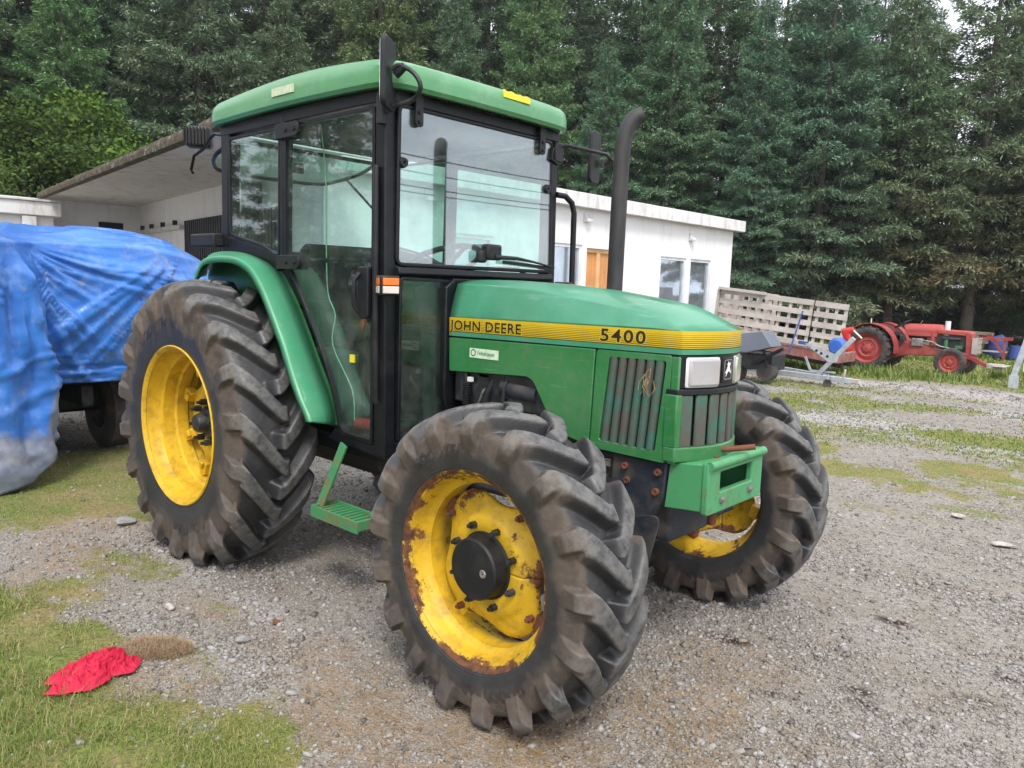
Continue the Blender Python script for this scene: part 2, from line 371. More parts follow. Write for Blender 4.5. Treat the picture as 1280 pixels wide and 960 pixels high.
def g_straw(x, y):
    n = fbm(x*2.3, y*2.3, 4, 21)-.5
    v = 0
    for bx, by, rx, ry, a in ((2.45, -1.0, .6, .42, 1), (2.9, -.75, .5, .5, .9), (1.9, -1.2, .6, .35, .8), (2.65, -.45, .35, .35, .9), (2.2, -.75, .4, .3, .9), (1.6, -1.15, .6, .25, .7), (2.55, .1, .3, .2, .6), (.7, -1.2, .4, .15, .5), (-1.0, -1.0, .9, .5, .9), (-.4, -1.35, .7, .3, .8), (1.0, -1.6, .6, .3, .6), (3.0, -.3, .2, .2, .5), (-.1, -1.55, .5, .2, .6), (.9, 10.4, 1.5, .25, .6)):
        v = np.maximum(v, a*sstep(1.3, .3, np.hypot((x-bx)/rx, (y-by)/ry)+n*1.6))
    return np.clip(v, 0, 1)
def g_pale(x, y):
    n = fbm(x*1.1, y*1.1, 4, 31)-.5
    v = 0
    for bx, by, rx, ry, a in ((.7, 6.6, 1.6, .8, 1), (2.6, 6.1, 1.2, .4, .9), (1.2, 10.8, 2.6, .9, 1), (-2, 8.4, 2, .8, .6), (-.1, -1.0, .6, .18, .8), (.9, -1.0, .4, .12, .8), (1.3, -1.25, .35, .1, .7), (2.4, 8.9, 2, .5, .8)):
        v = np.maximum(v, a*sstep(1.3, .3, np.hypot((x-bx)/rx, (y-by)/ry)+n*1.6))
    return np.clip(v, 0, 1)
def g_dark(x, y):
    n = fbm(x*9, y*9, 3, 41)-.5; v = 0
    for bx, by, rx, ry in ((2.46, .29, .11, .05), (3.03, .25, .05, .035), (3.10, .16, .06, .03), (3.40, .50, .06, .03), (3.42, .75, .05, .03), (2.8, .0, .05, .03), (2.95, 1.0, .09, .04), (2.2, 1.5, .1, .05)):
        v = np.maximum(v, sstep(1.2, .5, np.hypot((x-bx)/rx, (y-by)/ry)+n*1.6))
    return v
def g_h(x, y):
    near = 1
    h = (fbm(x*.9, y*.9, 3, 3)-.5)*.03+(fbm(x*5, y*5, 3, 4)-.5)*.016+(fbm(x*22, y*22, 2, 6)-.5)*.009
    wheel = np.zeros_like(x)
    for wx, wy in ((0, -.78), (0, .71), (2.116, -.81), (2.116, .71)):
        wheel = np.maximum(wheel, np.exp(-(((x-wx)/.35)**2+((y-wy)/.35)**2)))
    return h*(1-wheel)-.006+.012*g_grass(x, y)*(1-wheel)
def axis(lo, hi, a, b, st):
    mid = np.arange(a, b+st/2, st); out = []; d = st; p = b
    while p < hi: d *= 1.16; p += d; out.append(p)
    o2 = []; d = st; p = a
    while p > lo: d *= 1.16; p -= d; o2.append(p)
    return np.r_[o2[::-1], mid, out]
gx = axis(-150, 150, -4.2, 4.6, .03); gy = axis(-150, 150, -3.2, 7.0, .03)
GX, GY = np.meshgrid(gx, gy, indexing='ij')
farm = np.clip((np.hypot(GX, GY)-40)/60, 0, 1)
GZ = g_h(GX, GY)*(1-farm)
nx_, ny_ = GX.shape; i = np.arange(nx_-1)[:, None]; j = np.arange(ny_-1)[None]; a = i*ny_+j
F = np.stack([a, a+ny_, a+ny_+1, a+1], -1).reshape(-1, 4)
m, t, b = mk('ground_gravel')
def attr(nm): q = t.nodes.new('ShaderNodeAttribute'); q.attribute_name = nm; return q.outputs['Fac']
def voro(scale, out='Color', rnd=1):
    q = t.nodes.new('ShaderNodeTexVoronoi'); q.inputs['Scale'].default_value = scale; c = t.nodes.new('ShaderNodeTexCoord'); 
    w = t.nodes.new('ShaderNodeVectorMath'); w.operation = 'ADD'; nn = t.nodes.new('ShaderNodeTexNoise'); nn.inputs['Scale'].default_value = scale*.8
    t.links.new(c.outputs['Object'], nn.inputs['Vector']); sc_ = t.nodes.new('ShaderNodeVectorMath'); sc_.operation = 'SCALE'; sc_.inputs['Scale'].default_value = .5/scale
    t.links.new(nn.outputs['Color'], sc_.inputs[0]); t.links.new(c.outputs['Object'], w.inputs[0]); t.links.new(sc_.outputs[0], w.inputs[1]); t.links.new(w.outputs[0], q.inputs['Vector']); return q.outputs[out]
sepc = t.nodes.new('ShaderNodeSeparateColor'); t.links.new(voro(75), sepc.inputs[0])
peb = ramp(t, sepc.outputs[0], 0, 1, (.13, .12, .105), (.45, .43, .395))
sepd = t.nodes.new('ShaderNodeSeparateColor'); t.links.new(voro(190), sepd.inputs[0])
peb2 = ramp(t, sepd.outputs[1], 0, 1, (.14, .125, .11), (.41, .385, .35)); peb = mix(t, .5, peb, peb2)
soil = ramp(t, noise(t, 30, 8, .7), .3, .7, (.15, .125, .098), (.33, .285, .23))
col = mix(t, ramp(t, noise(t, 3.2, 7, .65), .42, .62, (.1,)*3, (.75,)*3), peb, soil)
col = mix(t, mth(t, 'MULTIPLY', attr('pale'), .75), col, mix(t, .6, peb, (.52, .51, .52)))
strw = ramp(t, noise(t, 60, 6, .75), .32, .68, (.17, .12, .08), (.40, .29, .18))
col = mix(t, mth(t, 'MULTIPLY', attr('straw'), ramp(t, noise(t, 18, 6, .7), .4, .55)), col, strw)
col = mix(t, attr('dark'), col, (.045, .024, .016))
gn = ramp(t, noise(t, 50, 6, .7), .3, .7, (.06, .08, .02), (.24, .28, .07)); gb = ramp(t, noise(t, 40, 6, .7), .3, .7, (.14, .105, .05), (.34, .28, .12))
gcol = mix(t, ramp(t, noise(t, 2.6, 5, .6), .4, .62), gn, gb)
gm_ = ramp(t, mth(t, 'ADD', attr('grass'), mth(t, 'MULTIPLY', mth(t, 'SUBTRACT', noise(t, 12, 9, .78), .5), 2.1)), .42, .66)
col = mix(t, gm_, col, gcol)
# forest floor beyond the yard
sp = t.nodes.new('ShaderNodeSeparateXYZ'); cc = t.nodes.new('ShaderNodeTexCoord'); t.links.new(cc.outputs['Object'], sp.inputs[0])
col = mix(t, attr('forest'), col, ramp(t, noise(t, 5, 5), .3, .7, (.03, .022, .014), (.07, .05, .03)))
t.links.new(col, b.inputs['Base Color']); b.inputs['Roughness'].default_value = .93; b.inputs['Specular IOR Level'].default_value = .25
hh = mth(t, 'ADD', mth(t, 'MULTIPLY', voro(75, 'Distance'), -.6), mth(t, 'ADD', mth(t, 'MULTIPLY', voro(190, 'Distance'), -.35), mth(t, 'MULTIPLY', noise(t, 45, 8, .7), .6)))
bump(t, b, hh, .9, .012)
def forest_mask(x, y):
    # behind the line of spruces
    d = (x+22)*(.62)*0
    px = np.array([-26, -19, -15, -10, -5, 0, 6, 30]); py = np.array([-30, 9, 14.5, 18.6, 21.4, 24.5, 26, 32])
    v = sstep(-.4, .8, y-np.interp(x, px, py)+(fbm(x*.8, y*.8, 3, 61)-.5)*1.5)
    v = np.where(x < -19, np.maximum(v, sstep(-18, -20, x)), v); return v
G = np_mesh('ground', np.stack([GX, GY, GZ], -1).reshape(-1, 3), F, m, attrs={'grass': (g_grass(GX, GY)).ravel(), 'straw': g_straw(GX, GY).ravel(), 'pale': g_pale(GX, GY).ravel(), 'dark': g_dark(GX, GY).ravel(), 'forest': forest_mask(GX, GY).ravel()})
tag(G, kind='structure')

def in_building(x, y): return ((x < -4.0) & (y > 2.6-.15*(x+4.2)) & (y < 13.5)) | ((x < -13.8) & (y > -6) & (y < 4.6)) | ((x < -4.1) & (y > 1.0-.13*(x+4.2)) & (y < 13.5))
def sector(n, r0, r1, a0=84, a1=176, pw=0.0):
    u = RNG.random(n); r = r0*(r1/r0)**u if pw == 0 else r0+(r1-r0)*u**pw
    a = np.radians(a0+(a1-a0)*RNG.random(n)); return CAM.x+r*np.cos(a), CAM.y+r*np.sin(a), r
# ---- loose stones -------------------------------------------------------------
t_ = (1+5**.5)/2
ICO = np.array([(-1, t_, 0), (1, t_, 0), (-1, -t_, 0), (1, -t_, 0), (0, -1, t_), (0, 1, t_), (0, -1, -t_), (0, 1, -t_), (t_, 0, -1), (t_, 0, 1), (-t_, 0, -1), (-t_, 0, 1)]); ICO /= np.linalg.norm(ICO[0])
ICF = np.array([(0, 11, 5), (0, 5, 1), (0, 1, 7), (0, 7, 10), (0, 10, 11), (1, 5, 9), (5, 11, 4), (11, 10, 2), (10, 7, 6), (7, 1, 8), (3, 9, 4), (3, 4, 2), (3, 2, 6), (3, 6, 8), (3, 8, 9), (4, 9, 5), (2, 4, 11), (6, 2, 10), (8, 6, 7), (9, 8, 1)])
CUB = np.array([(x, y, z) for z in (-1, 1) for y in (-1, 1) for x in (-1, 1)])*.62
CUF = np.array([(0, 2, 3), (0, 3, 1), (4, 5, 7), (4, 7, 6), (0, 1, 5), (0, 5, 4), (2, 6, 7), (2, 7, 3), (0, 4, 6), (0, 6, 2), (1, 3, 7), (1, 7, 5)])
def rocks(name, x, y, size, material, label, flat=.6):
    n = len(x); dirs = CUB[None]+RNG.uniform(-.36, .36, (n, 8, 3))
    q_ = RNG.uniform(0, 6.28, n); cq, sq = np.cos(q_)[:, None], np.sin(q_)[:, None]; dirs = np.stack([dirs[..., 0], dirs[..., 1]*cq-dirs[..., 2]*sq, dirs[..., 1]*sq+dirs[..., 2]*cq], -1)
    sc = size[:, None]*np.stack([RNG.uniform(.7, 1.35, n), RNG.uniform(.6, 1.0, n), RNG.uniform(.45, .8, n)*flat/.6], -1)
    P = dirs*sc[:, None]; a = RNG.uniform(0, 6.28, n); tl = RNG.uniform(-.4, .4, n)
    c, s = np.cos(tl)[:, None], np.sin(tl)[:, None]; X = P[..., 0]*c-P[..., 2]*s; Z = P[..., 0]*s+P[..., 2]*c; Y = P[..., 1]
    c, s = np.cos(a)[:, None], np.sin(a)[:, None]; X, Y = X*c-Y*s, X*s+Y*c
    z0 = g_h(x, y)+sc[:, 2]*.25
    V = np.stack([X+x[:, None], Y+y[:, None], Z+z0[:, None]], -1).reshape(-1, 3)
    F = (CUF[None]+8*np.arange(n)[:, None, None]).reshape(-1, 3)
    o = np_mesh(name, V, F, material, smooth=False, attrs={'rv': np.repeat(RNG.random(n), 8)})
    if label is None: tag(o, kind='stuff')
    return o
m2_, t2, b2 = mk('loose_stone'); q = t2.nodes.new('ShaderNodeAttribute'); q.attribute_name = 'rv'
c0_ = ramp(t2, q.outputs['Fac'], 0, 1, (.12, .11, .10), (.44, .43, .43)); r_ = t2.nodes[-1]; e = [n_ for n_ in t2.nodes if n_.type == 'VALTORGB'][0].color_ramp
for p_, c_ in ((.25, (.23, .21, .185)), (.5, (.31, .28, .24)), (.75, (.35, .35, .345)), (.93, (.41, .40, .38))): k_ = e.elements.new(p_); k_.color = c4(c_)
t2.links.new(mix(t2, mth(t2, 'MULTIPLY', noise(t2, 90, 5, .7), .5), c0_, (.12, .10, .085)), b2.inputs['Base Color']); b2.inputs['Roughness'].default_value = .85
MT['stone'] = m2_
x, y, r = sector(380000, 1.7, 16)
keep = (RNG.random(len(x)) < (1-np.clip(g_grass(x, y)*1.15, 0, .97))*(.35+.65*sstep(.38, .6, fbm(x*2.5, y*2.5, 4, 77)))*(1-.62*g_straw(x, y))) & ~in_building(x, y)
for wx, wy, rr_ in ((0, -.78, .18), (0, .71, .18), (2.116, -.81, .14), (2.116, .71, .14)): keep &= np.hypot((x-wx)/1.2, y-wy) > rr_
x, y, r = x[keep], y[keep], r[keep]
size = np.clip(RNG.lognormal(math.log(.0041), .46, len(x)), .0022, .019)*(1+.06*r)*(1+.5*g_pale(x, y))
rocks('gravel_stones', x, y, size, 'stone', None)
# ---- grass, straw -----------------------------------------------------------
def blades(name, x, y, z, L, w, lean, material, seg=2, curl=.6, az=None, up=1.0, rv=None):
    n = len(x); az = RNG.uniform(0, 6.283, n) if az is None else az; dx, dy = np.cos(az), np.sin(az); px, py = -dy, dx
    rows = []
    for k in range(seg+1):
        s = k/seg; h = L*s*np.cos(lean*(.4+curl*s)); o = L*s*np.sin(lean*(.4+curl*s)); ww = w*(1-s*.85)/2
        cx, cy, cz = x+dx*o, y+dy*o, z+h*up
        rows.append(np.stack([cx-px*ww, cy-py*ww, cz], -1)); rows.append(np.stack([cx+px*ww, cy+py*ww, cz], -1))
    V = np.stack(rows, 1).reshape(-1, 3); K = 2*(seg+1); base = K*np.arange(n)[:, None]
    F = np.concatenate([np.stack([base+2*k, base+2*k+1, base+2*k+3, base+2*k+2], -1) for k in range(seg)], 1).reshape(-1, 4)
    o = np_mesh(name, V, F, material, smooth=False, attrs={'rv': np.repeat(RNG.random(n) if rv is None else rv, K), 'tip': np.tile(np.repeat(np.arange(seg+1)/seg, 2), n)})
    return tag(o, kind='stuff')
def grass_mat(name, c):
    m, t, b = mk(name); q = t.nodes.new('ShaderNodeAttribute'); q.attribute_name = 'rv'
    co = ramp(t, q.outputs['Fac'], 0, 1, c[0], c[-1]); e = [k for k in t.nodes if k.type == 'VALTORGB'][0].color_ramp
    for i_, cc_ in enumerate(c[1:-1]): k_ = e.elements.new((i_+1)/(len(c)-1)); k_.color = c4(cc_)
    t.links.new(co, b.inputs['Base Color']); b.inputs['Roughness'].default_value = .6
    tl = t.nodes.new('ShaderNodeBsdfTranslucent'); t.links.new(co, tl.inputs[0]); mxs = t.nodes.new('ShaderNodeMixShader'); mxs.inputs[0].default_value = .3
    t.links.new(b.outputs[0], mxs.inputs[1]); t.links.new(tl.outputs[0], mxs.inputs[2]); o = [k for k in t.nodes if k.type == 'OUTPUT_MATERIAL'][0]; t.links.new(mxs.outputs[0], o.inputs[0]); return m
MT['grass'] = grass_mat('grass_blade', [(.07, .14, .022), (.12, .21, .032), (.19, .26, .05), (.33, .31, .10), (.46, .38, .19)])
MT['moss'] = grass_mat('short_moss', [(.08, .10, .02), (.15, .165, .03), (.21, .19, .04), (.28, .22, .08), (.16, .12, .06)])
MT['strawb'] = grass_mat('straw_blade', [(.20, .12, .06), (.36, .25, .12), (.50, .38, .20), (.30, .19, .09)])
x, y, r = sector(420000, 1.8, 9.5); g = g_grass(x, y); lush = sstep(-1.45, -1.9, y)
keep = (RNG.random(len(x)) < g**1.05*.95*(.12+.88*sstep(.34, .60, fbm(x*5, y*5, 4, 88)))) & ~in_building(x, y); x, y, r, lush = x[keep], y[keep], r[keep], lush[keep]
hv = np.clip(.25*lush+RNG.random(len(x))*.9-.15*lush, 0, 1)
L = (.015+.026*lush*(.4+1.2*fbm(x*3, y*3, 3, 90)))*RNG.uniform(.5, 1.4, len(x))*(1+.05*r)
blades('short_grass', x, y, g_h(x, y)-.003, L, .0022*(1+.2*r), RNG.uniform(.2, 1.5, len(x)), 'grass' , rv=np.where(RNG.random(len(x)) < lush*.75, hv*.8, .35+.65*hv))
x, y, r = sector(230000, 8, 30); keep = (RNG.random(len(x)) < g_grass(x, y)) & ~in_building(x, y) & (forest_mask(x, y) < .6); x, y, r = x[keep], y[keep], r[keep]
tall = sstep(.45, .7, fbm(x*.7, y*.7, 3, 14)); L = (.028+.15*tall*sstep(11.5, 12.4, y))*RNG.uniform(.5, 1.3, len(x))
blades('meadow_grass', x, y, g_h(x, y)-.005, L, .002*r, RNG.uniform(.1, .9, len(x)), 'grass', rv=RNG.random(len(x))*.8)
x, y, r = sector(150000, 1.8, 6.5); s_ = g_straw(x, y)*sstep(.4, .6, fbm(x*9, y*9, 3, 15)); keep = RNG.random(len(x)) < np.maximum(s_*.6, .035); x, y = x[keep], y[keep]
blades('scattered_straw', x, y, g_h(x, y)+.004+RNG.random(len(x))*.008, RNG.uniform(.015, .09, len(x)), .0013+0*x, RNG.uniform(1.45, 1.62, len(x)), 'strawb', curl=.6, up=.4)
# ---- single stones lying apart ------------------------------------------------------
MT['pale_stone'] = mat('pale_stone', (.42, .38, .35), .85, dirt=(.25, .22, .2), dscale=20, bp=.5, bscale=30)
MT['grey_stone'] = mat('grey_stone', (.26, .25, .25), .85, dirt=(.15, .14, .13), dscale=20, bp=.5, bscale=30)
def boulder(name, loc, size, m, label, seed, rz=0):
    bm = bmesh.new(); bmesh.ops.create_icosphere(bm, subdivisions=3, radius=1); rn = random.Random(seed)
    ph = [rn.uniform(0, 6) for _ in range(6)]
    cuts = [(Vector((rn.uniform(-1, 1), rn.uniform(-1, 1), rn.uniform(-.6, 1))).normalized(), rn.uniform(.55, .85)) for _ in range(9)]
    for v in bm.verts:
        for nrm, d in cuts:
            e = v.co.dot(nrm)-d
            if e > 0: v.co -= nrm*e*.9
        v.co += Vector((math.sin(v.co.y*5+ph[0]), math.sin(v.co.z*6+ph[1]), math.sin(v.co.x*5+ph[2])))*.035
        v.co = Vector((v.co.x*size[0], v.co.y*size[1], v.co.z*size[2]))
    me = bpy.data.meshes.new(name); bm.to_mesh(me); bm.free(); me.materials.append(MT[m])
    o = bpy.data.objects.new(name, me); COL.objects.link(o); o.location = loc; o.rotation_euler = (0, 0, rz); return tag(o, label, 'stone')
boulder('flat_stone', (-.73, -.96, .02), (.075, .055, .022), 'grey_stone', 'flat grey stone lying left of the big rear wheel', 1, .4)
boulder('stone', (.60, -1.28, .012), (.028, .022, .018), 'pale_stone', 'small pinkish stone in the gravel between rear wheel and red cloth', 2)
boulder('stone', (1.10, -1.20, .012), (.035, .022, .016), 'grey_stone', 'angular grey stone in the gravel right of the dry grass clump', 3, 1.)
boulder('stone', (3.08, 2.66, .01), (.075, .05, .018), 'pale_stone', 'pale flat stone on the gravel at the right edge', 4, .3)
boulder('stone', (2.72, 3.15, .01), (.05, .04, .014), 'pale_stone', 'small white stone beside the mossy patch at the right', 5)
boulder('clod', (1.05, -1.02, .008), (.02, .018, .014), 'rust', 'small reddish clod left of the gravel band', 6)

# ================================================================== RED CLOTH and dry grass clump
m, t, b = mk('red_cloth'); t.links.new(ramp(t, noise(t, 12, 4), .3, .7, (.42, .004, .032), (.54, .008, .05)), b.inputs['Base Color']); b.inputs['Roughness'].default_value = .75; MT['cloth'] = m
n = 150; u = np.linspace(-1, 1, n); U, Vv = np.meshgrid(u, u, indexing='ij')
pts_ = np.array([(83, 853-0), (112, 824), (150, 806), (160, 812), (162, 828), (175, 838), (166, 862), (128, 866), (92, 871), (86, 866), (56, 858), (82, 848)], float)
ang = np.arctan2(Vv, U); rad_ = np.maximum(np.abs(U), np.abs(Vv))
o_ = np.array([(.93, -1.905), (.845, -1.78), (.795, -1.64), (.835, -1.60), (.895, -1.615), (.945, -1.58), (1.035, -1.64), (1.03, -1.71), (1.08, -1.80), (1.05, -1.86), (1.0, -1.93), (.97, -1.86)])
o_ = o_+np.array([.026, .024]); cx, cy = .971, -1.711; oa = np.arctan2(o_[:, 1]-cy, o_[:, 0]-cx); orr = np.hypot(o_[:, 1]-cy, o_[:, 0]-cx); k = np.argsort(oa); oa, orr = oa[k], orr[k]
rr = np.interp(ang, np.r_[oa-2*np.pi, oa, oa+2*np.pi], np.tile(orr, 3)); X = cx+rad_*rr*np.cos(ang); Y = cy+rad_*rr*np.sin(ang)
fx, fy = X*24, Y*24; wx_ = fbm(fx*.35, fy*.35, 3, 51)*5
fold = 1-np.abs(np.sin((X*1.0+Y*.7)*34+wx_*3.2)); fold2 = 1-np.abs(np.sin((X*.5-Y*1.2)*42+wx_*4+1))
Z = .006+.014*np.clip(1-rad_**3, 0, 1)*(.35+.9*fbm(fx*.5, fy*.5, 3, 52))+(.017*fold**2.2+.013*fold2**2.5+.006*(1-np.abs(np.sin((X+Y)*90+wx_*6)))**2)*np.clip((1.02-rad_)*4, 0, 1)+.004
X = X+.006*(fbm(fx*2, fy*2, 2, 55)-.5); Z = Z+g_h(X, Y)+.006
i = np.arange(n-1)[:, None]; j = np.arange(n-1)[None]; a = i*n+j; F = np.stack([a, a+n, a+n+1, a+1], -1).reshape(-1, 4)
rc = np_mesh('red_cloth', np.stack([X, Y, Z], -1).reshape(-1, 3), F, 'cloth'); sl = rc.modifiers.new('s', 'SOLIDIFY'); sl.thickness = .002
tag(rc, 'crumpled bright red cloth lying on the grass at lower left', 'cloth')
nn = 5200; a = RNG.uniform(0, 6.28, nn); r = np.sqrt(RNG.random(nn)); u1, u2 = .135*r*np.cos(a), .075*r*np.sin(a); x = .945+.74*u1-.67*u2; y = -1.475+.67*u1+.74*u2; hz = .048*np.sqrt(np.clip(1-r**2, 0, 1))
MT['clump'] = grass_mat('dry_clump_blade', [(.24, .16, .10), (.42, .30, .19), (.52, .39, .25), (.32, .22, .13)])
cl = blades('dry_grass_clump', x, y, g_h(x, y)+hz*RNG.uniform(.2, 1, nn), RNG.uniform(.012, .035, nn), .0016+0*x, RNG.uniform(.4, 1.6, nn), 'clump'); del cl['kind']; tag(cl, 'clump of dry brown mown grass beside the red cloth', 'dried grass')
for (px_, py_, s_, lb) in ((1.52, -2.08, .6, 'small tuft of dry brown grass at the bottom left corner'),):
    nn = 1500; a = RNG.uniform(0, 6.28, nn); r = np.sqrt(RNG.random(nn)); x = px_+.06*r*np.cos(a); y = py_+.05*r*np.sin(a)
    cl = blades('dry_grass_clump', x, y, g_h(x, y)+.02*(1-r**2), RNG.uniform(.012, .035, nn), .0016+0*x, RNG.uniform(.4, 1.6, nn), 'clump'); del cl['kind']; tag(cl, lb, 'dried grass')
# ================================================================== BUILDINGS
def plaster(name, base, streak, damt):
    m, t, b = mk(name)
    col = ramp(t, noise(t, 2.5, 5), .3, .7, tuple(c*.93 for c in base), base)
    s1 = ramp(t, noise(t, 5, 9, .72, sc=(1, 1, .22)), .50, .74, (0, 0, 0), (damt,)*3)
    s2 = ramp(t, noise(t, 14, 9, .75), .60, .74, (0, 0, 0), (damt*.9,)*3)
    col = mix(t, s1, col, streak); col = mix(t, s2, col, (.22, .18, .15))
    t.links.new(col, b.inputs['Base Color']); b.inputs['Roughness'].default_value = .85; bump(t, b, noise(t, 25, 7, .6), .25, .01); return m
MT['plaster'] = plaster('white_plaster', (.80, .80, .82), (.45, .43, .41), .38)
MT['fascia'] = plaster('flaking_fascia', (.72, .72, .72), (.30, .27, .24), .85)
MT['ceiling'] = plaster('stained_concrete', (.60, .59, .56), (.20, .18, .16), .8)
MT['moss_edge'] = mat('mossy_roof_edge', (.07, .055, .03), .95, dirt=(.26, .25, .22), dscale=9, dr=(.55, .7), var=.4, vscale=8, bp=1, bscale=25, bdist=.03)
MT['roofing'] = mat('roofing_felt', (.06, .06, .055), .95)
MT['win'] = mat('window_pane', (.42, .48, .55), .03, .75); MT['frame'] = mat('window_frame', (.62, .65, .68), .5)
MT['ply'] = mat('plywood_door', (.60, .27, .09), .7, dirt=(.42, .20, .08), dscale=8, sc=(1, 1, .2)); MT['batten'] = mat('pine_batten', (.66, .42, .20), .7)
MT['darkroom'] = mat('dark_room', (.02, .02, .025), .9); MT['curtain'] = mat('pale_curtain', (.4, .42, .45), .9)
def wall_y(x, y0, y1, z0, z1, ops, th=.2):
    mb = MB(); ys = sorted({y0, y1, *[o[0] for o in ops], *[o[1] for o in ops]})
    for a, b in zip(ys[:-1], ys[1:]):
        o = [q for q in ops if q[0] <= a+1e-6 and q[1] >= b-1e-6]
        if o: mb.box(x-th, x, a, b, z0, o[0][2]) if o[0][2] > z0 else None; mb.box(x-th, x, a, b, o[0][3], z1)
        else: mb.box(x-th, x, a, b, z0, z1)
    return mb
B = tag(empty('building', (-4.25, 8, 0)), 'long low white rendered building with flat roof behind the tractor', 'building')
def bp_(mb, name, m, **k):
    o = mb.build(name, m, **k); o.parent = B; o.matrix_parent_inverse = Matrix.Translation((4.25, -8, 0)); return o
XF = -4.25
wins = [(10.44, 11.44, .75, 2.10), (11.60, 12.47, .75, 2.10), (7.10, 7.93, .75, 2.17), (4.9, 5.75, .75, 2.17)]
bp_(wall_y(XF, 2.76, 13.40, -.05, 2.92, wins+[(8.06, 8.97, -.05, 2.13)]), 'front_wall', 'plaster')
mb = MB(); mb.box(-12, -4.45, 13.2, 13.4, -.05, 2.92); mb.box(-12, -11.8, 4.4, 13.2, -.05, 2.92); bp_(mb, 'side_wall', 'plaster')
bp_(MB().prism([(-12.1, 4.35), (-4.14, 2.99), (-4.14, 13.55), (-12.1, 13.55)], 2.925, 2.995, 'z'), 'roof', 'roofing')
mb = MB(); mb.box(-4.13, -4.07, 2.80, 13.62, 2.775, 3.01); mb.box(-12, -4.13, 13.56, 13.62, 2.775, 3.01); bp_(mb, 'fascia', 'fascia', bevel=.01)
mb = MB(); mb.box(-4.245, -4.13, 2.8, 13.56, 2.86, 2.90); bp_(mb, 'soffit', 'fascia')
for i_, (a, b, c, d) in enumerate(wins):
    fr_ = MB(); inset_ring(fr_, [(a, c), (b, c), (b, d), (a, d)], [(a+.06, c+.06), (b-.06, c+.06), (b-.06, d-.06), (a+.06, d-.06)], XF-.10, XF-.02, 'x'); w_ = bp_(fr_, 'window', 'frame', bevel=.004)
    g_ = MB().box(XF-.07, XF-.06, a+.055, b-.055, c+.055, d-.055).build('pane', 'win'); g_.parent = w_
    r_ = MB().box(XF+.002, XF+.05, a-.03, b+.03, c-.045, c-.002).build('sill', 'fascia', bevel=.004); r_.parent = w_
d_ = bp_(MB().box(XF-.12, XF-.08, 8.06, 8.97, 0, 2.13), 'door', 'ply')
for a, b, c, d in ((8.06, 8.12, 0, 2.13), (8.91, 8.97, 0, 2.13), (8.12, 8.91, 2.06, 2.13), (8.42, 8.52, 0, 2.06), (8.12, 8.42, 1.0, 1.08)):
    q = MB().box(XF-.08, XF-.045, a, b, c, d).build('door_batten', 'batten'); q.parent = d_
for y, z in ((8.0, 2.62), (11.55, 2.52), (4.42, 2.62)):
    mb = MB(); mb.prism([(XF, z-.06), (XF+.10, z-.06), (XF+.10, z-.02), (XF+.03, z+.02), (XF+.02, z+.10), (XF, z+.10)], y-.07, y+.07); bp_(mb, 'wall_vent', 'fascia', bevel=.005)
# dark insides
bp_(MB().box(-6.5, -6.4, 2.9, 13.1, 0, 2.8), 'inner_wall', 'darkroom')
# open-sided lean-to along the left of the building
Cc = tag(empty('open_garage', (-9, 3, 0)), 'open white garage bay with sloping mossy concrete roof edge at the left', 'garage')
def cp(mb, name, m, par=None, **k):
    o = mb.build(name, m, **k); o.parent = par or Cc; o.matrix_parent_inverse = Matrix.Translation((9, -3, 0)); return o
A_, B_, C_, D_ = (-14.2, 2.62), (-4.13, 1.20), (-4.13, 2.78), (-14.2, 4.50)
B_ = (-3.3, 1.085); cp(MB().prism([A_, B_, (-3.3, 2.74), C_, D_], 2.902, 2.99, 'z'), 'roof_slab', 'ceiling'); cp(MB().box(-3.298, -3.25, 1.05, 2.80, 2.80, 3.0), 'end_fascia', 'fascia', bevel=.005)
mb = MB(); e0 = Vector((A_[0], A_[1], 0)); e1_ = Vector((B_[0], B_[1], 0)); dd = (e1_-e0); nn_ = Vector((dd.y, -dd.x, 0)).normalized(); rows = []
K = 160
for k in range(K+1):
    p = e0+dd*k/K; row = []
    jz = .035*float(fbm(np.array([k*.5]), np.array([1.3]), 3, 5)[0]-.3); ju = .05*float(fbm(np.array([k*.35]), np.array([7.3]), 4, 8)[0]-.2)
    for a, z in ((-.10, 2.995+ju), (-.03, 3.015+ju*1.2), (.05, 3.0+ju), (.07, 2.96), (.065, 2.905-jz*.6), (.0, 2.895-jz*.3), (-.05, 2.899)): row.append(p+nn_*a+Vector((0, 0, z)))
    rows.append(row)
mb.grid(rows); cp(mb, 'roof_edge', 'moss_edge', smooth=60)
dw = (Vector(D_)-Vector(C_)).normalized(); nw = Vector((-dw.y, dw.x))
def wp(s, off=0): p = Vector(C_)+dw*s; return (p.x-nw.x*off, p.y-nw.y*off)
LW = (Vector(D_)-Vector(C_)).length
cp(MB().prism([wp(.1), wp(LW), (D_[0], D_[1]+.2), (C_[0]-.12, C_[1]+.2)], 0, 2.90, 'z'), 'inner_wall', 'plaster')
sgn_ = 1
t0 = wp(4.6)
def face(s0, s1, z0, z1, off0, off1): 
    a0, a1, b1, b0 = wp(s0, off0), wp(s1, off0), wp(s1, off1), wp(s0, off1); return MB().prism([a0, a1, b1, b0], z0, z1, 'z')
side = 1 if wp(2, .1)[1] < wp(2, 0)[1] else -1
MT['blackboard'] = mat('black_corrugated_panel', (.018, .02, .028), .6)
mb = MB()
for k in range(40): 
    s0 = 1.2+k*.125; q = [wp(s0, side*.02), wp(s0+.07, side*.02), wp(s0+.07, side*.055), wp(s0, side*.055)]; mb.prism(q, 0, 2.42, 'z')
q = [wp(1.2, side*.003), wp(6.2, side*.003), wp(6.2, side*.021), wp(1.2, side*.021)]; mb.prism(q, 0, 2.415, 'z'); cp(mb, 'sliding_door', 'blackboard')
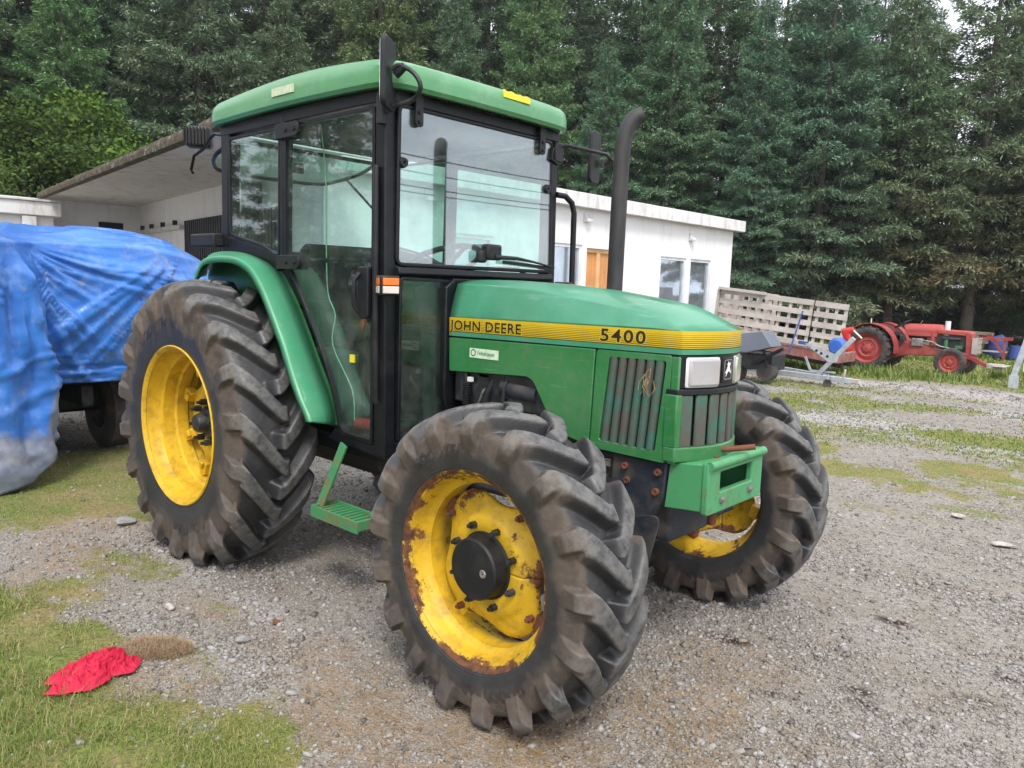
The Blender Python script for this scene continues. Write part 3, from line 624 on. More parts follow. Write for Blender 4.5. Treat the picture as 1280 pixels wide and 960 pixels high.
cp(face(6.3, 9.2, 2.28, 2.36, side*.003, side*.10), 'door_rail', 'ceiling')
for s in (6.8, 7.7, 8.6, 9.4): cp(face(s, s+.05, 2.36, 2.46, side*.003, side*.08), 'rail_bracket', 'engine')
cp(MB().box(-14.35, -14.15, -6, 4.7, 0, 2.898), 'back_wall', 'plaster')
cp(MB().box(-14.148, -14.13, 3.70, 4.20, 2.38, 2.52), 'vent_opening', 'darkroom')
# low white annex at the far left
An = tag(MB().box(-14.1, -13.25, -6, 2.55, 0, 2.48).build('annex', 'plaster'), 'low white annex with a thick flat roof slab above the blue tarpaulin', 'outbuilding')
s_ = MB().box(-14.14, -13.10, -6.1, 2.66, 2.484, 2.76).build('roof_slab', 'fascia', bevel=.02); s_.parent = An
s_ = MB().box(-14.14, -13.06, -6.1, 2.60, 2.763, 2.80).build('roof_sheet', 'ceiling'); s_.parent = An
s_ = MB().box(-13.248, -13.12, 1.98, 2.22, 2.25, 2.478).build('beam_end', 'fascia', bevel=.01); s_.parent = An

# ================================================================== TREES
def foliage_mat(name, inner, tip, brown):
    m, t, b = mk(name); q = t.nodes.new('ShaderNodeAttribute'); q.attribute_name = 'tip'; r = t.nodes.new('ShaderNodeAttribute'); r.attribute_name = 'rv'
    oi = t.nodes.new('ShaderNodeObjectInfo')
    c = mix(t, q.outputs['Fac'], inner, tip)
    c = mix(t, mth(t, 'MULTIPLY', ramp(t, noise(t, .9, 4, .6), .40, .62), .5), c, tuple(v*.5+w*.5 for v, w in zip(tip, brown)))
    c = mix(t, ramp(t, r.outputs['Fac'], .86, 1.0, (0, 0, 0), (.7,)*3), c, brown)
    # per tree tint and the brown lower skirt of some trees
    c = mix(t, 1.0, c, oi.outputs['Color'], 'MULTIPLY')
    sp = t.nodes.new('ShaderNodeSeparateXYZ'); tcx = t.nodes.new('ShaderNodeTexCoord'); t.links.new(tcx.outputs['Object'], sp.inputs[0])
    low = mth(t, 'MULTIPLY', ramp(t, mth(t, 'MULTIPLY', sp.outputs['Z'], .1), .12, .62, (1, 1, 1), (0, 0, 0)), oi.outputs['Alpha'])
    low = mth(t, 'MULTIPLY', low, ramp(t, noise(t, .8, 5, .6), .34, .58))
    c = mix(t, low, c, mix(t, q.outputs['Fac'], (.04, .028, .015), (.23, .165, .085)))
    t.links.new(c, b.inputs['Base Color']); b.inputs['Roughness'].default_value = .7; b.inputs['Specular IOR Level'].default_value = .25
    tl = t.nodes.new('ShaderNodeBsdfTranslucent'); t.links.new(c, tl.inputs[0]); mxs = t.nodes.new('ShaderNodeMixShader'); mxs.inputs[0].default_value = .18
    t.links.new(b.outputs[0], mxs.inputs[1]); t.links.new(tl.outputs[0], mxs.inputs[2]); o = [k for k in t.nodes if k.type == 'OUTPUT_MATERIAL'][0]; t.links.new(mxs.outputs[0], o.inputs[0]); return m
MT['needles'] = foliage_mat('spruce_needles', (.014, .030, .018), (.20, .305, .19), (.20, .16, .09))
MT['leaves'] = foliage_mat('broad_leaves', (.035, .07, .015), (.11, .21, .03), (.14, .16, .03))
MT['bark'] = mat('spruce_bark', (.09, .07, .055), .95, dirt=(.14, .13, .12), dscale=10, bp=.8, bscale=20, bdist=.02)
def spruce_mesh(seed, H, R, zmin, dens=1.0):
    """whorls of branches; each branch a dense fan of short needle shoots, light at the tips, hanging a little below the branch"""
    g = np.random.default_rng(seed); br = []
    z = zmin
    while z < H-.1:
        f = 1-(z/H); base = R*(f**.78)*(.92 if z > zmin+1.2 else .8); nb = int(g.integers(7, 10)) if f > .15 else 6; a0 = g.uniform(0, 6.28)
        for k in range(nb):
            br.append((z+g.uniform(-.16, .16), a0+k*6.283/nb+g.uniform(-.3, .3), max(.22, base*g.uniform(.55, 1.2)), np.interp(f, [0, .25, .6, 1], [.95, .5, .16, -.10])+g.uniform(-.12, .12), np.interp(f, [0, .4, 1], [.05, .22, .36]), g.random()))
        z += g.uniform(.32, .50)
    br = np.array(br); n = np.maximum(8, (br[:, 2]**1.45*78*dens+8)).astype(int); I = np.repeat(np.arange(len(br)), n); N_ = len(I)
    zb, az, L, rise, dr, rv = br[I].T
    q = 1-(1-g.random(N_))**1.0*.92; q = np.clip(q, .06, 1.02)**.72; s = q*L
    h = zb+rise*s-dr*L*q*q*.9+.45*dr*L*q**4
    wmax = np.minimum((1-q)**.6*.40*L+.10, .72); lat = g.uniform(-1, 1, N_); lat = np.sign(lat)*np.abs(lat)**.8*wmax
    fwd = np.abs(lat)*.55
    dx, dy = np.cos(az), np.sin(az); px, py = -dy, dx
    P = np.stack([dx*(s+fwd)+px*lat, dy*(s+fwd)+py*lat, h-np.abs(lat)*.28-g.exponential(.055, N_)], -1)
    tip_shade = np.clip(.10+.55*q+.45*np.abs(lat)/wmax*.6-.9*(h-P[:, 2]-np.abs(lat)*.28)+g.normal(0, .10, N_), 0, 1)  # shade inside and under each branch put into the colour, besides lighter fresh growth
    sg = np.sign(lat); out = np.stack([dx*.75+px*sg*.65, dy*.75+py*sg*.65, g.uniform(-.55, .35, N_)], -1)
    Q = []; T = []; R_ = []
    for b in range(3):
        e = out+g.normal(0, .42, (N_, 3)); e /= np.linalg.norm(e, axis=1)[:, None]
        sd = np.cross(e, np.stack([g.normal(0, .5, N_), g.normal(0, .5, N_), np.ones(N_)], -1)); sd /= np.linalg.norm(sd, axis=1)[:, None]
        bl = g.uniform(.10, .21, N_)[:, None]; ww = g.uniform(.013, .026, N_)[:, None]; o = P+g.normal(0, .035, (N_, 3))
        Q.append(np.stack([o-sd*ww*.5, o+e*bl*.45-sd*ww, o+e*bl, o+e*bl*.45+sd*ww], 1)); T.append(tip_shade); R_.append(rv*.6+.4*g.random(N_))
    Q = np.concatenate(Q); V = Q.reshape(-1, 3); n_ = len(Q)
    tt = np.concatenate(T)[:, None]*np.array([.75, 1, 1.1, 1])[None]
    return V, np.arange(4*n_).reshape(-1, 4), np.clip(tt, 0, 1).ravel(), np.repeat(np.concatenate(R_), 4)
def trunk_mesh(H, r, bare, g):
    mb = MB(); mb.tube([(0, 0, -.2), (0, 0, .3), (.03, .02, H*.3), (0, .03, H*.7), (0, 0, H-.3)], [r*1.3, r, r*.8, r*.4, .015], 10)
    return mb
def limb_mesh(mb, H, zmin, R, g):
    for k in range(26):
        z = g.uniform(.35, zmin+1.5); a = g.uniform(0, 6.28); L = g.uniform(.5, 1.6)
        mb.tube([(0, 0, z), (math.cos(a)*L*.5, math.sin(a)*L*.5, z-.02), (math.cos(a)*L, math.sin(a)*L, z-.18*L)], [.018, .012, .004], 5)
    return mb
variants = []
for sd, H, R, zm in ((1, 15.5, 3.5, .9), (2, 16.5, 3.3, 1.2), (3, 14.0, 3.4, .8), (4, 11.4, 3.1, 1.9), (5, 10.6, 3.4, 2.1)):
    V, F, tp, rv = spruce_mesh(sd, H, R, zm); g = np.random.default_rng(sd)
    tr = limb_mesh(trunk_mesh(H, .16, zm, g), H, zm, R, g).build('trunk', 'bark', smooth=60)
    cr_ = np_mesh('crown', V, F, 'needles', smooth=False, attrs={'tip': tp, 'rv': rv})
    variants.append((tr, cr_))
used = set()
def place_tree(v, x, y, rz, sc, color, label, group, name='spruce_tree', cat='tree'):
    e = tag(empty(name, (x, y, 0), (0, 0, rz)), label, cat, group); e.scale = (sc, sc, sc)
    tr, cr_ = variants[v]
    for o in (tr, cr_):
        q = o if (v, o.name) not in used else o.copy()
        if q is o: used.add((v, o.name))
        else: COL.objects.link(q)
        q.parent = e; q.color = color
    return e
FR = [ # front row: variant, x, y, scale, tint, alpha=brown skirt, label
 (0, -21.5, 2.2, 1.0, (1.0, 1.08, .85, .2), 'tall green spruce at the far left behind the annex'),
 (2, -20.5, 5.8, 1.05, (.95, 1.15, .8, .1), 'bushy spruce behind the open garage roof edge, left part'),
 (1, -19.6, 8.6, 1.0, (1.0, .98, .95, .3), 'dull grey-green spruce above the middle of the garage roof'),
 (0, -18.4, 11.2, .98, (.95, .95, .85, .3), 'spruce rising behind the left end of the tractor roof'),
 (2, -17.0, 13.4, 1.08, (1.05, 1.0, .75, .3), 'yellowish spruce behind the middle of the tractor roof'),
 (1, -15.2, 15.4, .98, (.85, .95, .9, .1), 'dark spruce behind the right end of the tractor roof'),
 (0, -13.4, 16.9, .95, (1.0, 1.15, .85, .1), 'fresh green spruce directly behind the far mirror'),
 (2, -11.4, 18.2, 1.0, (.85, 1.05, 1.0, .15), 'blue-green spruce to the right of the exhaust pipe'),
 (1, -9.4, 18.9, .86, (.9, 1.05, .95, .2), 'spruce with upswept branches behind the white building end'),
 (0, -7.3, 20.3, .92, (.82, 1.0, 1.02, .3), 'tall blue-green spruce right of the white building'),
 (2, -5.4, 21.2, .90, (.85, 1.0, 1.05, .75), 'bluish spruce with brownish lower branches above the slatted sides'),
 (3, -3.6, 22.6, 1.04, (.95, 1.0, .9, .9), 'spruce with brown lower branches above the red tractor engine'),
 (4, -1.7, 23.8, 1.16, (1.0, .98, .92, 1.0), 'ragged grey-green spruce with brown skirt at the right'),
 (3, .3, 24.6, 1.07, (1.05, 1.0, .85, 1.0), 'brownish spruce at the right edge of the photo'),
 (4, 2.4, 25.4, 1.1, (1, 1, .9, .9), 'spruce just outside the right edge of the yard'),
]
FRONT = [.95, .72, 1.0, .66, .95, .70, .86, .64, .92, .70, 1.06, .96, 1.0, .84, 1.04]
for (v, x, y, s, c, lb), q_ in zip(FR, FRONT):
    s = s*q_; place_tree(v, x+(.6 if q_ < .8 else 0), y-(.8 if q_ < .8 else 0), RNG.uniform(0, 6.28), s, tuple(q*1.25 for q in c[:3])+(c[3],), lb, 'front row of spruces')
k = 0
for row, off in ((1, 3.4), (2, 7.0), (3, 10.5)):
    for i_, (v, x, y, s, c, lb) in enumerate(FR):
        if row == 3 and i_ > 10: continue
        d = Vector((x-CAM.x, y-CAM.y)).normalized(); jx, jy = RNG.uniform(-.8, .8, 2)
        X, Y = x+d.x*off+jx-d.y*1.2*(row % 2), y+d.y*off+jy+d.x*1.2*(row % 2)
        v2 = (v+row+i_) % 3
        s2 = s*(1.05+.06*row) if i_ < 10 else .80+.02*row+(.08 if i_ < 11 else 0)
        place_tree(v2, X, Y, RNG.uniform(0, 6.28), s2, (.95+RNG.uniform(-.1, .1), 1.0, .9+RNG.uniform(-.1, .1), .2), 'spruce deep in the wood behind the front row', 'spruces deeper in the wood'); k += 1
# leafy trees at the left, in front of the spruces
def broad(name, x, y, H, R, seed, color, label, droop=0, leaf=.075, n=9000, zc=None):
    g = np.random.default_rng(seed); e = tag(empty(name, (x, y, 0)), label, 'tree')
    mb = MB(); ends = []
    mb.tube([(0, 0, -.1), (.03, 0, H*.25), (.08, .03, H*.55), (.05, .05, H*.8)], [.11, .09, .06, .02], 8)
    for k in range(22):
        z0 = H*g.uniform(.2, .75); a = g.uniform(0, 6.28); L = R*g.uniform(.6, 1.05)*(1-.35*abs(z0/H-.4)); zt = z0+L*g.uniform(.2, .7)
        p = [(.05, 0, z0), (math.cos(a)*L*.5, math.sin(a)*L*.5, z0+(zt-z0)*.6), (math.cos(a)*L, math.sin(a)*L, min(zt, H))]; mb.tube(p, [.03, .02, .006], 5)
        for q in (.45, .7, .9, 1.0): ends.append(np.array(p[1])*(1-q)+np.array(p[2])*q if q > .5 else np.array(p[1]))
    for k in range(18): ends.append(np.array([g.uniform(-.3, .3)*R, g.uniform(-.3, .3)*R, H*g.uniform(.75, 1.0)]))
    t_o = mb.build('trunk', 'bark', smooth=60); t_o.parent = e
    E_ = np.array(ends); c = E_[g.integers(0, len(E_), n)]; off = g.normal(0, 1, (n, 3))*np.array([.34, .34, .22])*R/2.0; P = c+off
    if droop: P[:, 2] -= np.abs(g.normal(0, droop, n))
    P[:, 2] = np.maximum(P[:, 2], .3)
    d1 = g.normal(0, 1, (n, 3)); d1[:, 2] = d1[:, 2]*.4-(.3+droop*2); d1 /= np.linalg.norm(d1, axis=1)[:, None]; d2 = np.cross(d1, g.normal(0, 1, (n, 3))); d2 /= np.linalg.norm(d2, axis=1)[:, None]
    s = leaf*g.uniform(.6, 1.3, n)[:, None]; w = .32 if not droop else .16
    V = np.stack([P, P+d1*s*.5+d2*s*w, P+d1*s, P+d1*s*.5-d2*s*w], 1).reshape(-1, 3)
    rad2 = np.clip(np.linalg.norm(off, axis=1)/(R*.35), 0, 1)
    o = np_mesh('crown', V, np.arange(4*n).reshape(-1, 4), 'leaves', smooth=False, attrs={'tip': np.repeat(.25+.75*rad2*g.uniform(.5, 1, n), 4), 'rv': np.repeat(g.random(n), 4)}); o.parent = e; o.color = color; t_o.color = color
    return e
broad('broadleaf_tree', -17.8, 3.3, 5.2, 1.9, 11, (.50, .52, .42, 0), 'fresh green leafy tree behind the garage roof at the left', leaf=.12, n=22000)
broad('willow_tree', -16.6, 1.3, 4.5, 1.9, 12, (1.0, .95, 1.3, 0), 'grey-green willow bush behind the annex at the left edge', droop=.18, leaf=.12, n=26000)
broad('broadleaf_tree', -19.5, -.2, 9.5, 3.0, 13, (.9, .92, .75, 0), 'tall yellow-green leafy tree at the top left corner', leaf=.13, n=30000)
broad('broadleaf_tree', -18.6, 5.2, 6.0, 2.0, 14, (1.0, 1.05, .8, 0), 'small dark green leafy tree behind the garage roof, right of the fresh green one', leaf=.12, n=18000)
# ================================================================== GREEN TRACTOR
YC = -.035
TR = tag(empty('farm_tractor'), 'large green tractor with glazed cab and rusty yellow wheels parked on gravel in the foreground', 'tractor')

def make_tyre(name, R, Rim, Wd, nl, H, zc, parent, text=None, tsize=.05, material='tyre', nphi=50, ns=130, dl=.30, lw=.052):
    Rt = R-H; h = Rt-Rim; w = Wd/2
    half = [(.80*w, 0), (.93*w, .10*h), (1.0*w, .34*h), (1.0*w, .52*h), (.965*w, .72*h), (.90*w, .875*h), (.72*w, .95*h), (.40*w, .985*h), (0, h)]
    pts = smoothline([(-a, Rim+b) for a, b in half]+[(a, Rim+b) for a, b in half[::-1][1:]], 14)
    P = np.array(pts); L = np.r_[0, np.cumsum(np.linalg.norm(np.diff(P, axis=0), axis=1))]
    s = np.linspace(0, L[-1], ns); Y = np.interp(s, L, P[:, 0]); RR = np.interp(s, L, P[:, 1]); sg = s-L[-1]/2
    Ty = np.gradient(Y, s); Tr = np.gradient(RR, s); Ny, Nr = -Tr, Ty
    q = 1/np.hypot(Ny, Nr); Ny *= q; Nr *= q
    Yh = Y[ns//2:]; k0 = int(np.argmax(Yh)); s_sh = np.interp(w*.90, Yh[:k0+1], sg[ns//2:][:k0+1]); s_end = s_sh+.42*h   # lug runs over the shoulder
    n = nl*nphi; phi = np.arange(n)*2*np.pi/n; pitch = 2*np.pi/nl
    PH, SG = np.meshgrid(phi, sg, indexing='ij'); RRg = np.broadcast_to(RR, PH.shape)
    hh = np.zeros_like(PH)
    for side, o0 in ((-1, 0), (1, .5*pitch)):
        t = SG*side/s_sh; tt = np.clip(t, 0, 1)
        cen = dl*(1-tt**1.15*(1.0))-dl*.06*np.clip(t-1, 0, 1)
        d = (PH-o0-cen+pitch/2) % pitch-pitch/2
        slope = dl*1.15*np.clip(tt, .05, 1)**.15/s_sh*RRg; slope = np.where(t > 1, 0.15, slope); cs = 1/np.sqrt(1+slope**2)
        D = d*RRg*cs
        wl = lw*(.5+.12*np.clip(t, 0, 1)); fl = .010
        fl2 = np.where(D > 0, fl*(1+1.2*np.clip(t-.55, 0, 1)), fl)
        b = sstep(0, 1, (wl+fl2-np.abs(D))/fl2)
        e = sstep(-.03, .012, SG*side+.022)*(1-sstep(s_sh*.98, s_end, SG*side)**1.3)
        hh = np.maximum(hh, b*e)
    # scooped carcass between the lugs near the shoulder
    sm = vnoise(PH*40, SG*60, 3)*.0015
    disp = hh*H+sm
    Yg = Y[None]+Ny[None]*disp*np.where(np.abs(SG) > s_sh, .55, .35); Rg = RRg+Nr[None]*disp
    X = Rg*np.sin(PH); Z = Rg*np.cos(PH)
    # contact patch
    fl_ = Z < -zc+.10
    zmin = -zc+.0
    squash = np.clip((-zc+.12-Z)/.12, 0, 1.3)
    Yg = Yg*(1+.05*np.where(fl_, squash, 0)); Z = np.where(Z < zmin, zmin-.006*(Z < zmin-.02), Z)
    V = np.stack([X, Yg, Z], -1).reshape(-1, 3)
    i = np.arange(n)[:, None]; j = np.arange(ns-1)[None]; a = i*ns+j; b2 = ((i+1) % n)*ns+j
    F = np.stack([a, a+1, b2+1, b2], -1).reshape(-1, 4)
    side = np.where(np.abs(sg) > s_sh, (RR-Rim)/(.875*h), 1+(1-np.abs(sg)/s_sh))
    side = np.broadcast_to(side, PH.shape).ravel()
    o = np_mesh(name, V, F, material, parent, attrs={'lug': hh.ravel(), 'side': side*.5})
    if text:
        v, f = text_geo(text, tsize, .0018, 1.12); v = np.array(v)
        r0 = Rim+h*.40; wtx = v[:, 0].max()
        for rep in (0, 1):
            out = MB(); vv = []
            for x, y, z in v:
                ang = (x-wtx/2)/(r0+.02)+rep*math.pi+(-.35)
                r_ = r0+y
                yy = -np.interp(r_-Rim, [k_[1] for k_ in half], [k_[0] for k_ in half])-.0035
                vv.append((r_*math.sin(ang), yy, r_*math.cos(ang)))
            out.add(vv, f)
            out.build('sidewall_lettering', 'tyre', o, smooth=0, fix=False)
        for u in o.children: u.data.attributes.new('side', 'FLOAT', 'POINT'); u.data.attributes['side'].data.foreach_set('value', [.21]*len(u.data.vertices))
    return o

def lathe_attr(prof, n, name, m, parent, edge=None):
    """prof: (y, r, edge)"""
    mb = MB(); mb.lathe([(a, r) for a, r, e in prof], n)
    o = mb.build(name, m, parent, smooth=35)
    a = o.data.attributes.new('edge', 'FLOAT', 'POINT'); a.data.foreach_set('value', [e for _, _, e in prof for _ in range(n)])
    return o
def nut(mb, c, r, d, mi=0):
    mb.tube([(c[0], c[1], c[2]), (c[0], c[1]-d*.6, c[2])], r, 6, mi); mb.tube([(c[0], c[1]-d*.5, c[2]), (c[0], c[1]-d, c[2])], r*.55, 10, mi)

def front_wheel(parent, loc, mirror):
    w = empty('wheel', loc, parent=parent)
    t_ = make_tyre('tyre', .551, .322, .300, 17, .054, .522, w, 'GOODYEAR         ', .052, lw=.041); t_.location = (0, -.010 if mirror else .010, 0)
    # rim barrel, flange outwards at -y
    prof = [(-.112, .322, .9), (-.126, .332, 1), (-.131, .341, 1), (-.127, .346, 1), (-.121, .343, 1), (-.119, .333, .9), (-.117, .322, .8), (-.108, .316, .55), (-.075, .309, .2), (-.058, .300, .1), (-.045, .283, 0), (-.01, .280, 0), (.02, .281, 0), (.04, .296, 0), (.075, .306, .2), (.108, .316, .5), (.119, .334, .9), (.127, .345, 1), (.131, .340, 1), (.120, .326, .8)]
    lathe_attr(prof, 96, 'rim', 'yellow', w)
    # disc with wavy outer edge bolted to lugs
    mb = MB(); n = 96; rows = [(-.050, .085), (-.050, .150), (-.047, .168), (-.030, .186), (-.022, .205), (-.018, .240), (-.010, .262), (.0, .268)]
    P = []
    for a, r in rows:
        row = []
        for j in range(n):
            t = 2*math.pi*j/n; k = max(0, (r-.205)/.063); wob = (math.cos(4*t+.6)*.5+.5)**1.5
            row.append(((r-.055*k*wob)*math.cos(t), a, (r-.055*k*wob)*math.sin(t)))
        row.append(row[0]); P.append(row)
    mb.grid(P); d = mb.build('wheel_disc', 'yellow', w, smooth=40)
    sl = d.modifiers.new('solid', 'SOLIDIFY'); sl.thickness = .008
    a = d.data.attributes.new('edge', 'FLOAT', 'POINT'); a.data.foreach_set('value', [.1+.5*max(0, (r-.2)/.068) for _, r in rows for _ in range(n+1)])
    mb = MB(); mb.lathe([(.02, .02), (.02, .118), (-.052, .118), (-.056, .110), (-.105, .106), (-.112, .100), (-.114, .05), (-.115, .001)], 64)
    hc = mb.build('hub_cap', 'plastic', w, smooth=35)
    mb = MB(); mb.lathe([(-.111, .004), (-.116, .004), (-.117, .012), (-.115, .0145), (-.111, .0145)], 20, c=(.052, 0, .0)); mb.build('hub_plug', 'grey_metal', hc)
    for k in range(8):
        t = rad(22+45*k); mb = MB(); nut(mb, (.142*math.cos(t), -.05, .142*math.sin(t)), .0135, .034); mb.build('wheel_nut', 'engine', w, smooth=30)
    for k in range(4):
        t = rad(45+8.6+90*k); mb = MB(); M = Matrix.Rotation(-t, 4, 'Y')
        mb.box(.235, .278, -.012, .03, -.03, .03, 0, M); mb.build('rim_lug', 'rust' if k % 2 else 'yellow_clean', w, bevel=.004)
        mb = MB(); nut(mb, (.235*math.cos(t+.02), -.02, .235*math.sin(t+.02)), .014, .03); mb.build('clamp_bolt', 'rust', w, smooth=30)
    if mirror:
        for c in w.children:
            if c.name.split('.')[0] != 'tyre': c.scale = (1, -1, 1)
            c.rotation_euler = (0, rad(70), 0) if c.name.split('.')[0] != 'tyre' else (0, 0, 0)
    return w
def rear_wheel(parent, loc, mirror):
    w = empty('wheel', loc, parent=parent)
    make_tyre('tyre', .748, .388, .405, 18, .058, .70, w, 'GOODYEAR         ', .072, dl=.33, lw=.050)
    prof = [(-.178, .388, .5), (-.190, .398, .6), (-.196, .408, .6), (-.191, .414, .6), (-.184, .410, .5), (-.181, .398, .4), (-.172, .388, .3), (-.150, .384, 0), (-.120, .378, 0), (-.108, .372, 0), (-.10, .352, 0), (-.04, .349, 0), (-.03, .337, 0), (.03, .337, 0), (.045, .35, 0), (.08, .352, 0), (.10, .372, 0), (.16, .384, 0), (.18, .40, .2), (.19, .412, .2), (.18, .39, .2)]
    lathe_attr(prof, 96, 'rim', 'yellow_clean', w)
    mb = MB(); rows = [(-.012, .075), (-.012, .165), (-.006, .19), (.02, .215), (.03, .235), (.03, .262), (.045, .272)]
    P = []; n = 96
    for a, r in rows:
        row = []
        for j in range(n):
            t = 2*math.pi*j/n; k = max(0, (r-.215)/.057); wob = (math.cos(8*t)*.5+.5)**2
            row.append(((r-.03*k*wob)*math.cos(t), a, (r-.03*k*wob)*math.sin(t)))
        row.append(row[0]); P.append(row)
    mb.grid(P); d = mb.build('wheel_disc', 'yellow_clean', w, smooth=40); sl = d.modifiers.new('solid', 'SOLIDIFY'); sl.thickness = .01
    mb = MB(); mb.lathe([(.05, .02), (.05, .085), (-.020, .085), (-.030, .075), (-.036, .055), (-.07, .05), (-.085, .042), (-.087, .001)], 48)
    mb.build('hub', 'engine', w, smooth=35)
    for k in range(8):
        t = rad(10+45*k); mb = MB(); nut(mb, (.108*math.cos(t), -.012, .108*math.sin(t)), .017, .055); mb.build('wheel_nut', 'engine', w, smooth=30)
    for k in range(8):
        t = rad(22.5+45*k); mb = MB(); M = Matrix.Rotation(-t, 4, 'Y')
        mb.box(.255, .330, .0, .05, -.028, .028, 0, M); mb.box(.25, .29, -.02, .0, -.018, .018, 0, M)
        mb.build('rim_lug', 'rust' if k in (1, 6) else 'yellow_clean', w, bevel=.005)
    if mirror:
        for c in w.children:
            if c.name.split('.')[0] != 'tyre': c.scale = (1, -1, 1)
    return w
front_wheel(TR, (2.124, -.812, .522), False)
front_wheel(TR, (2.124, .712, .522), True)
rear_wheel(TR, (0, -.782, .70), False)
rear_wheel(TR, (0, .712, .70), True)

# ---- hood ---------------------------------------------------------------
def yh(x): return .238-.012*max(0, min(1, (x-1.3)/1.2))      # half width of the bonnet
ZT = lambda x: 1.307-.006*max(0, x-1.3)-.0*x                # stripe top edge height at the side
# heights from the photo: stripe top 1.315 rear, 1.330 front
def z_st(x): return 1.313+.012*(x-1.28)/1.2
X0, X1 = 1.29, 2.478
def z_crown(x):  # centre of the top
    return float(np.interp(x, [1.28, 1.5, 1.75, 2.0, 2.2, 2.36], [1.492, 1.492, 1.484, 1.466, 1.441, 1.418]))
def z_cr2(x):    # crease height
    return float(np.interp(x, [1.28, 1.5, 1.75, 2.0, 2.2, 2.38], [1.468, 1.466, 1.452, 1.425, 1.398, 1.370]))
mb = MB(); P = []
xs = list(np.linspace(X0, 2.36, 20))
for x in xs:
    h = yh(x); row = []
    sec = [(h, z_st(x)), (h, z_st(x)+.010), (h-.010, z_st(x)*.66+z_cr2(x)*.34), (h-.026, z_st(x)*.32+z_cr2(x)*.68), (h-.042, z_cr2(x)-.003), (h-.049, z_cr2(x)+.002), (h-.10, z_cr2(x)*.55+z_crown(x)*.45+.004), (h*.32, z_crown(x)-.003), (0, z_crown(x))]
    row = [(x, YC-a, z) for a, z in sec]+[(x, YC+a, z) for a, z in sec[::-1][1:]]
    P.append(row)
# nose: the top slopes down to the stripe along a bowed front edge
def front_x(a): return 2.552-.072*(abs(a)/.226)**2.0     # bow of the front in plan
nose = []
h = yh(2.48)
for k, q in enumerate((.35, .7, 1.0)):
    row = []; last = P[19]
    nn = len(last)
    for i, (x, y, z) in enumerate(last):
        a = (y-YC)
        # target on the front edge
        b = a*1.0 if abs(a) < .19 else math.copysign(h, a)
        tgt_y = max(-h, min(h, a*1.18)); tx = front_x(tgt_y); tz = z_st(2.5)+.004
        row.append((x+(tx-x)*q, y+(YC+tgt_y-y)*q, z+(tz-z)*(q**1.25)))
    nose.append(row)
P += nose
mb.grid(P)
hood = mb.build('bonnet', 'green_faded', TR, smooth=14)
b = hood.modifiers.new('solid', 'SOLIDIFY'); b.thickness = .004; b.offset = -1
# dark liner box added under the bonnet to close the view in
mb = MB(); mb.box(1.30, 2.44, YC-.21, YC+.21, .93, 1.30); mb.build('dark_liner', 'engine', TR, bevel=.01)

# ---- stripe: side run + around the front -------------------------------------
def ring_pts(off, n=14):
    """plan path: rear near side -> near corner -> bowed front -> far corner -> rear far side"""
    p = [(x, -(yh(x)+off)) for x in np.linspace(X0, 2.468, 16)]
    p += [(front_x(a)+off, a) for a in np.linspace(-.2235-off*.5, .2235+off*.5, n)]
    p += [(x, (yh(x)+off)) for x in np.linspace(2.468, X0, 16)]
    return [(x, y+YC) for x, y in p]
mb = MB(); R0 = ring_pts(.0025); nR = len(R0); Rn = ring_pts(-.0035)
vs = []; uv = []; fs = []
for i, (x, y) in enumerate(R0):
    for j, dz in enumerate((0.004, -.018, -.036, -.058)): vs.append((x, y, z_st(x)+dz))
    for j, dz in enumerate((-.058, .004)): vs.append((*Rn[i], z_st(x)+dz))
for i in range(nR-1):
    for j in range(5): fs.append((i*6+j, (i+1)*6+j, (i+1)*6+j+1, i*6+j+1))
mb.add(vs, fs)
m, t, bs = mk('stripe_yellow')
at = t.nodes.new('ShaderNodeAttribute'); at.attribute_name = 'v'
v_ = at.outputs['Fac']
ln = mth(t, 'SINE', mth(t, 'MULTIPLY', v_, 6.2832*9.0))
thr = mth(t, 'SUBTRACT', 1.15, mth(t, 'MULTIPLY', v_, 1.45))
lf = ramp(t, mth(t, 'SUBTRACT', ln, thr), .0, .12)
nz = ramp(t, noise(t, 7, 8, .7), .3, .75, (.52, .35, .008), (.66, .47, .02))
col = mix(t, mth(t, 'MULTIPLY', lf, .85), nz, (.03, .025, .008))
t.links.new(col, bs.inputs['Base Color']); bs.inputs['Roughness'].default_value = .45
MT['stripe'] = m
o = mb.build('side_stripe', 'stripe', TR, smooth=25)
a = o.data.attributes.new('v', 'FLOAT', 'POINT'); a.data.foreach_set('value', [q for _ in R0 for q in (0, .36, .65, 1, 1, 0)])
STR = o
# green lip under the stripe, black gap
for nm, z0, z1, off, mt in (('black_seam', -.086, -.058, -.008, 'decal_black'), ('stripe_lip', -.080, -.061, .002, 'green_faded')):
    mb = MB(); A = ring_pts(off); vs = []; fs = []
    B = ring_pts(off-.012)
    for i in range(nR):
        for (px, py), dz in ((A[i], z1), (A[i], z0), (B[i], z0), (B[i], z1)): vs.append((px, py, z_st(px)+dz))
    for i in range(nR-1):
        for j in range(4): fs.append((i*4+j, (i+1)*4+j, (i+1)*4+(j+1) % 4, i*4+(j+1) % 4))
    mb.add(vs, fs); mb.build(nm, mt, TR, smooth=25)
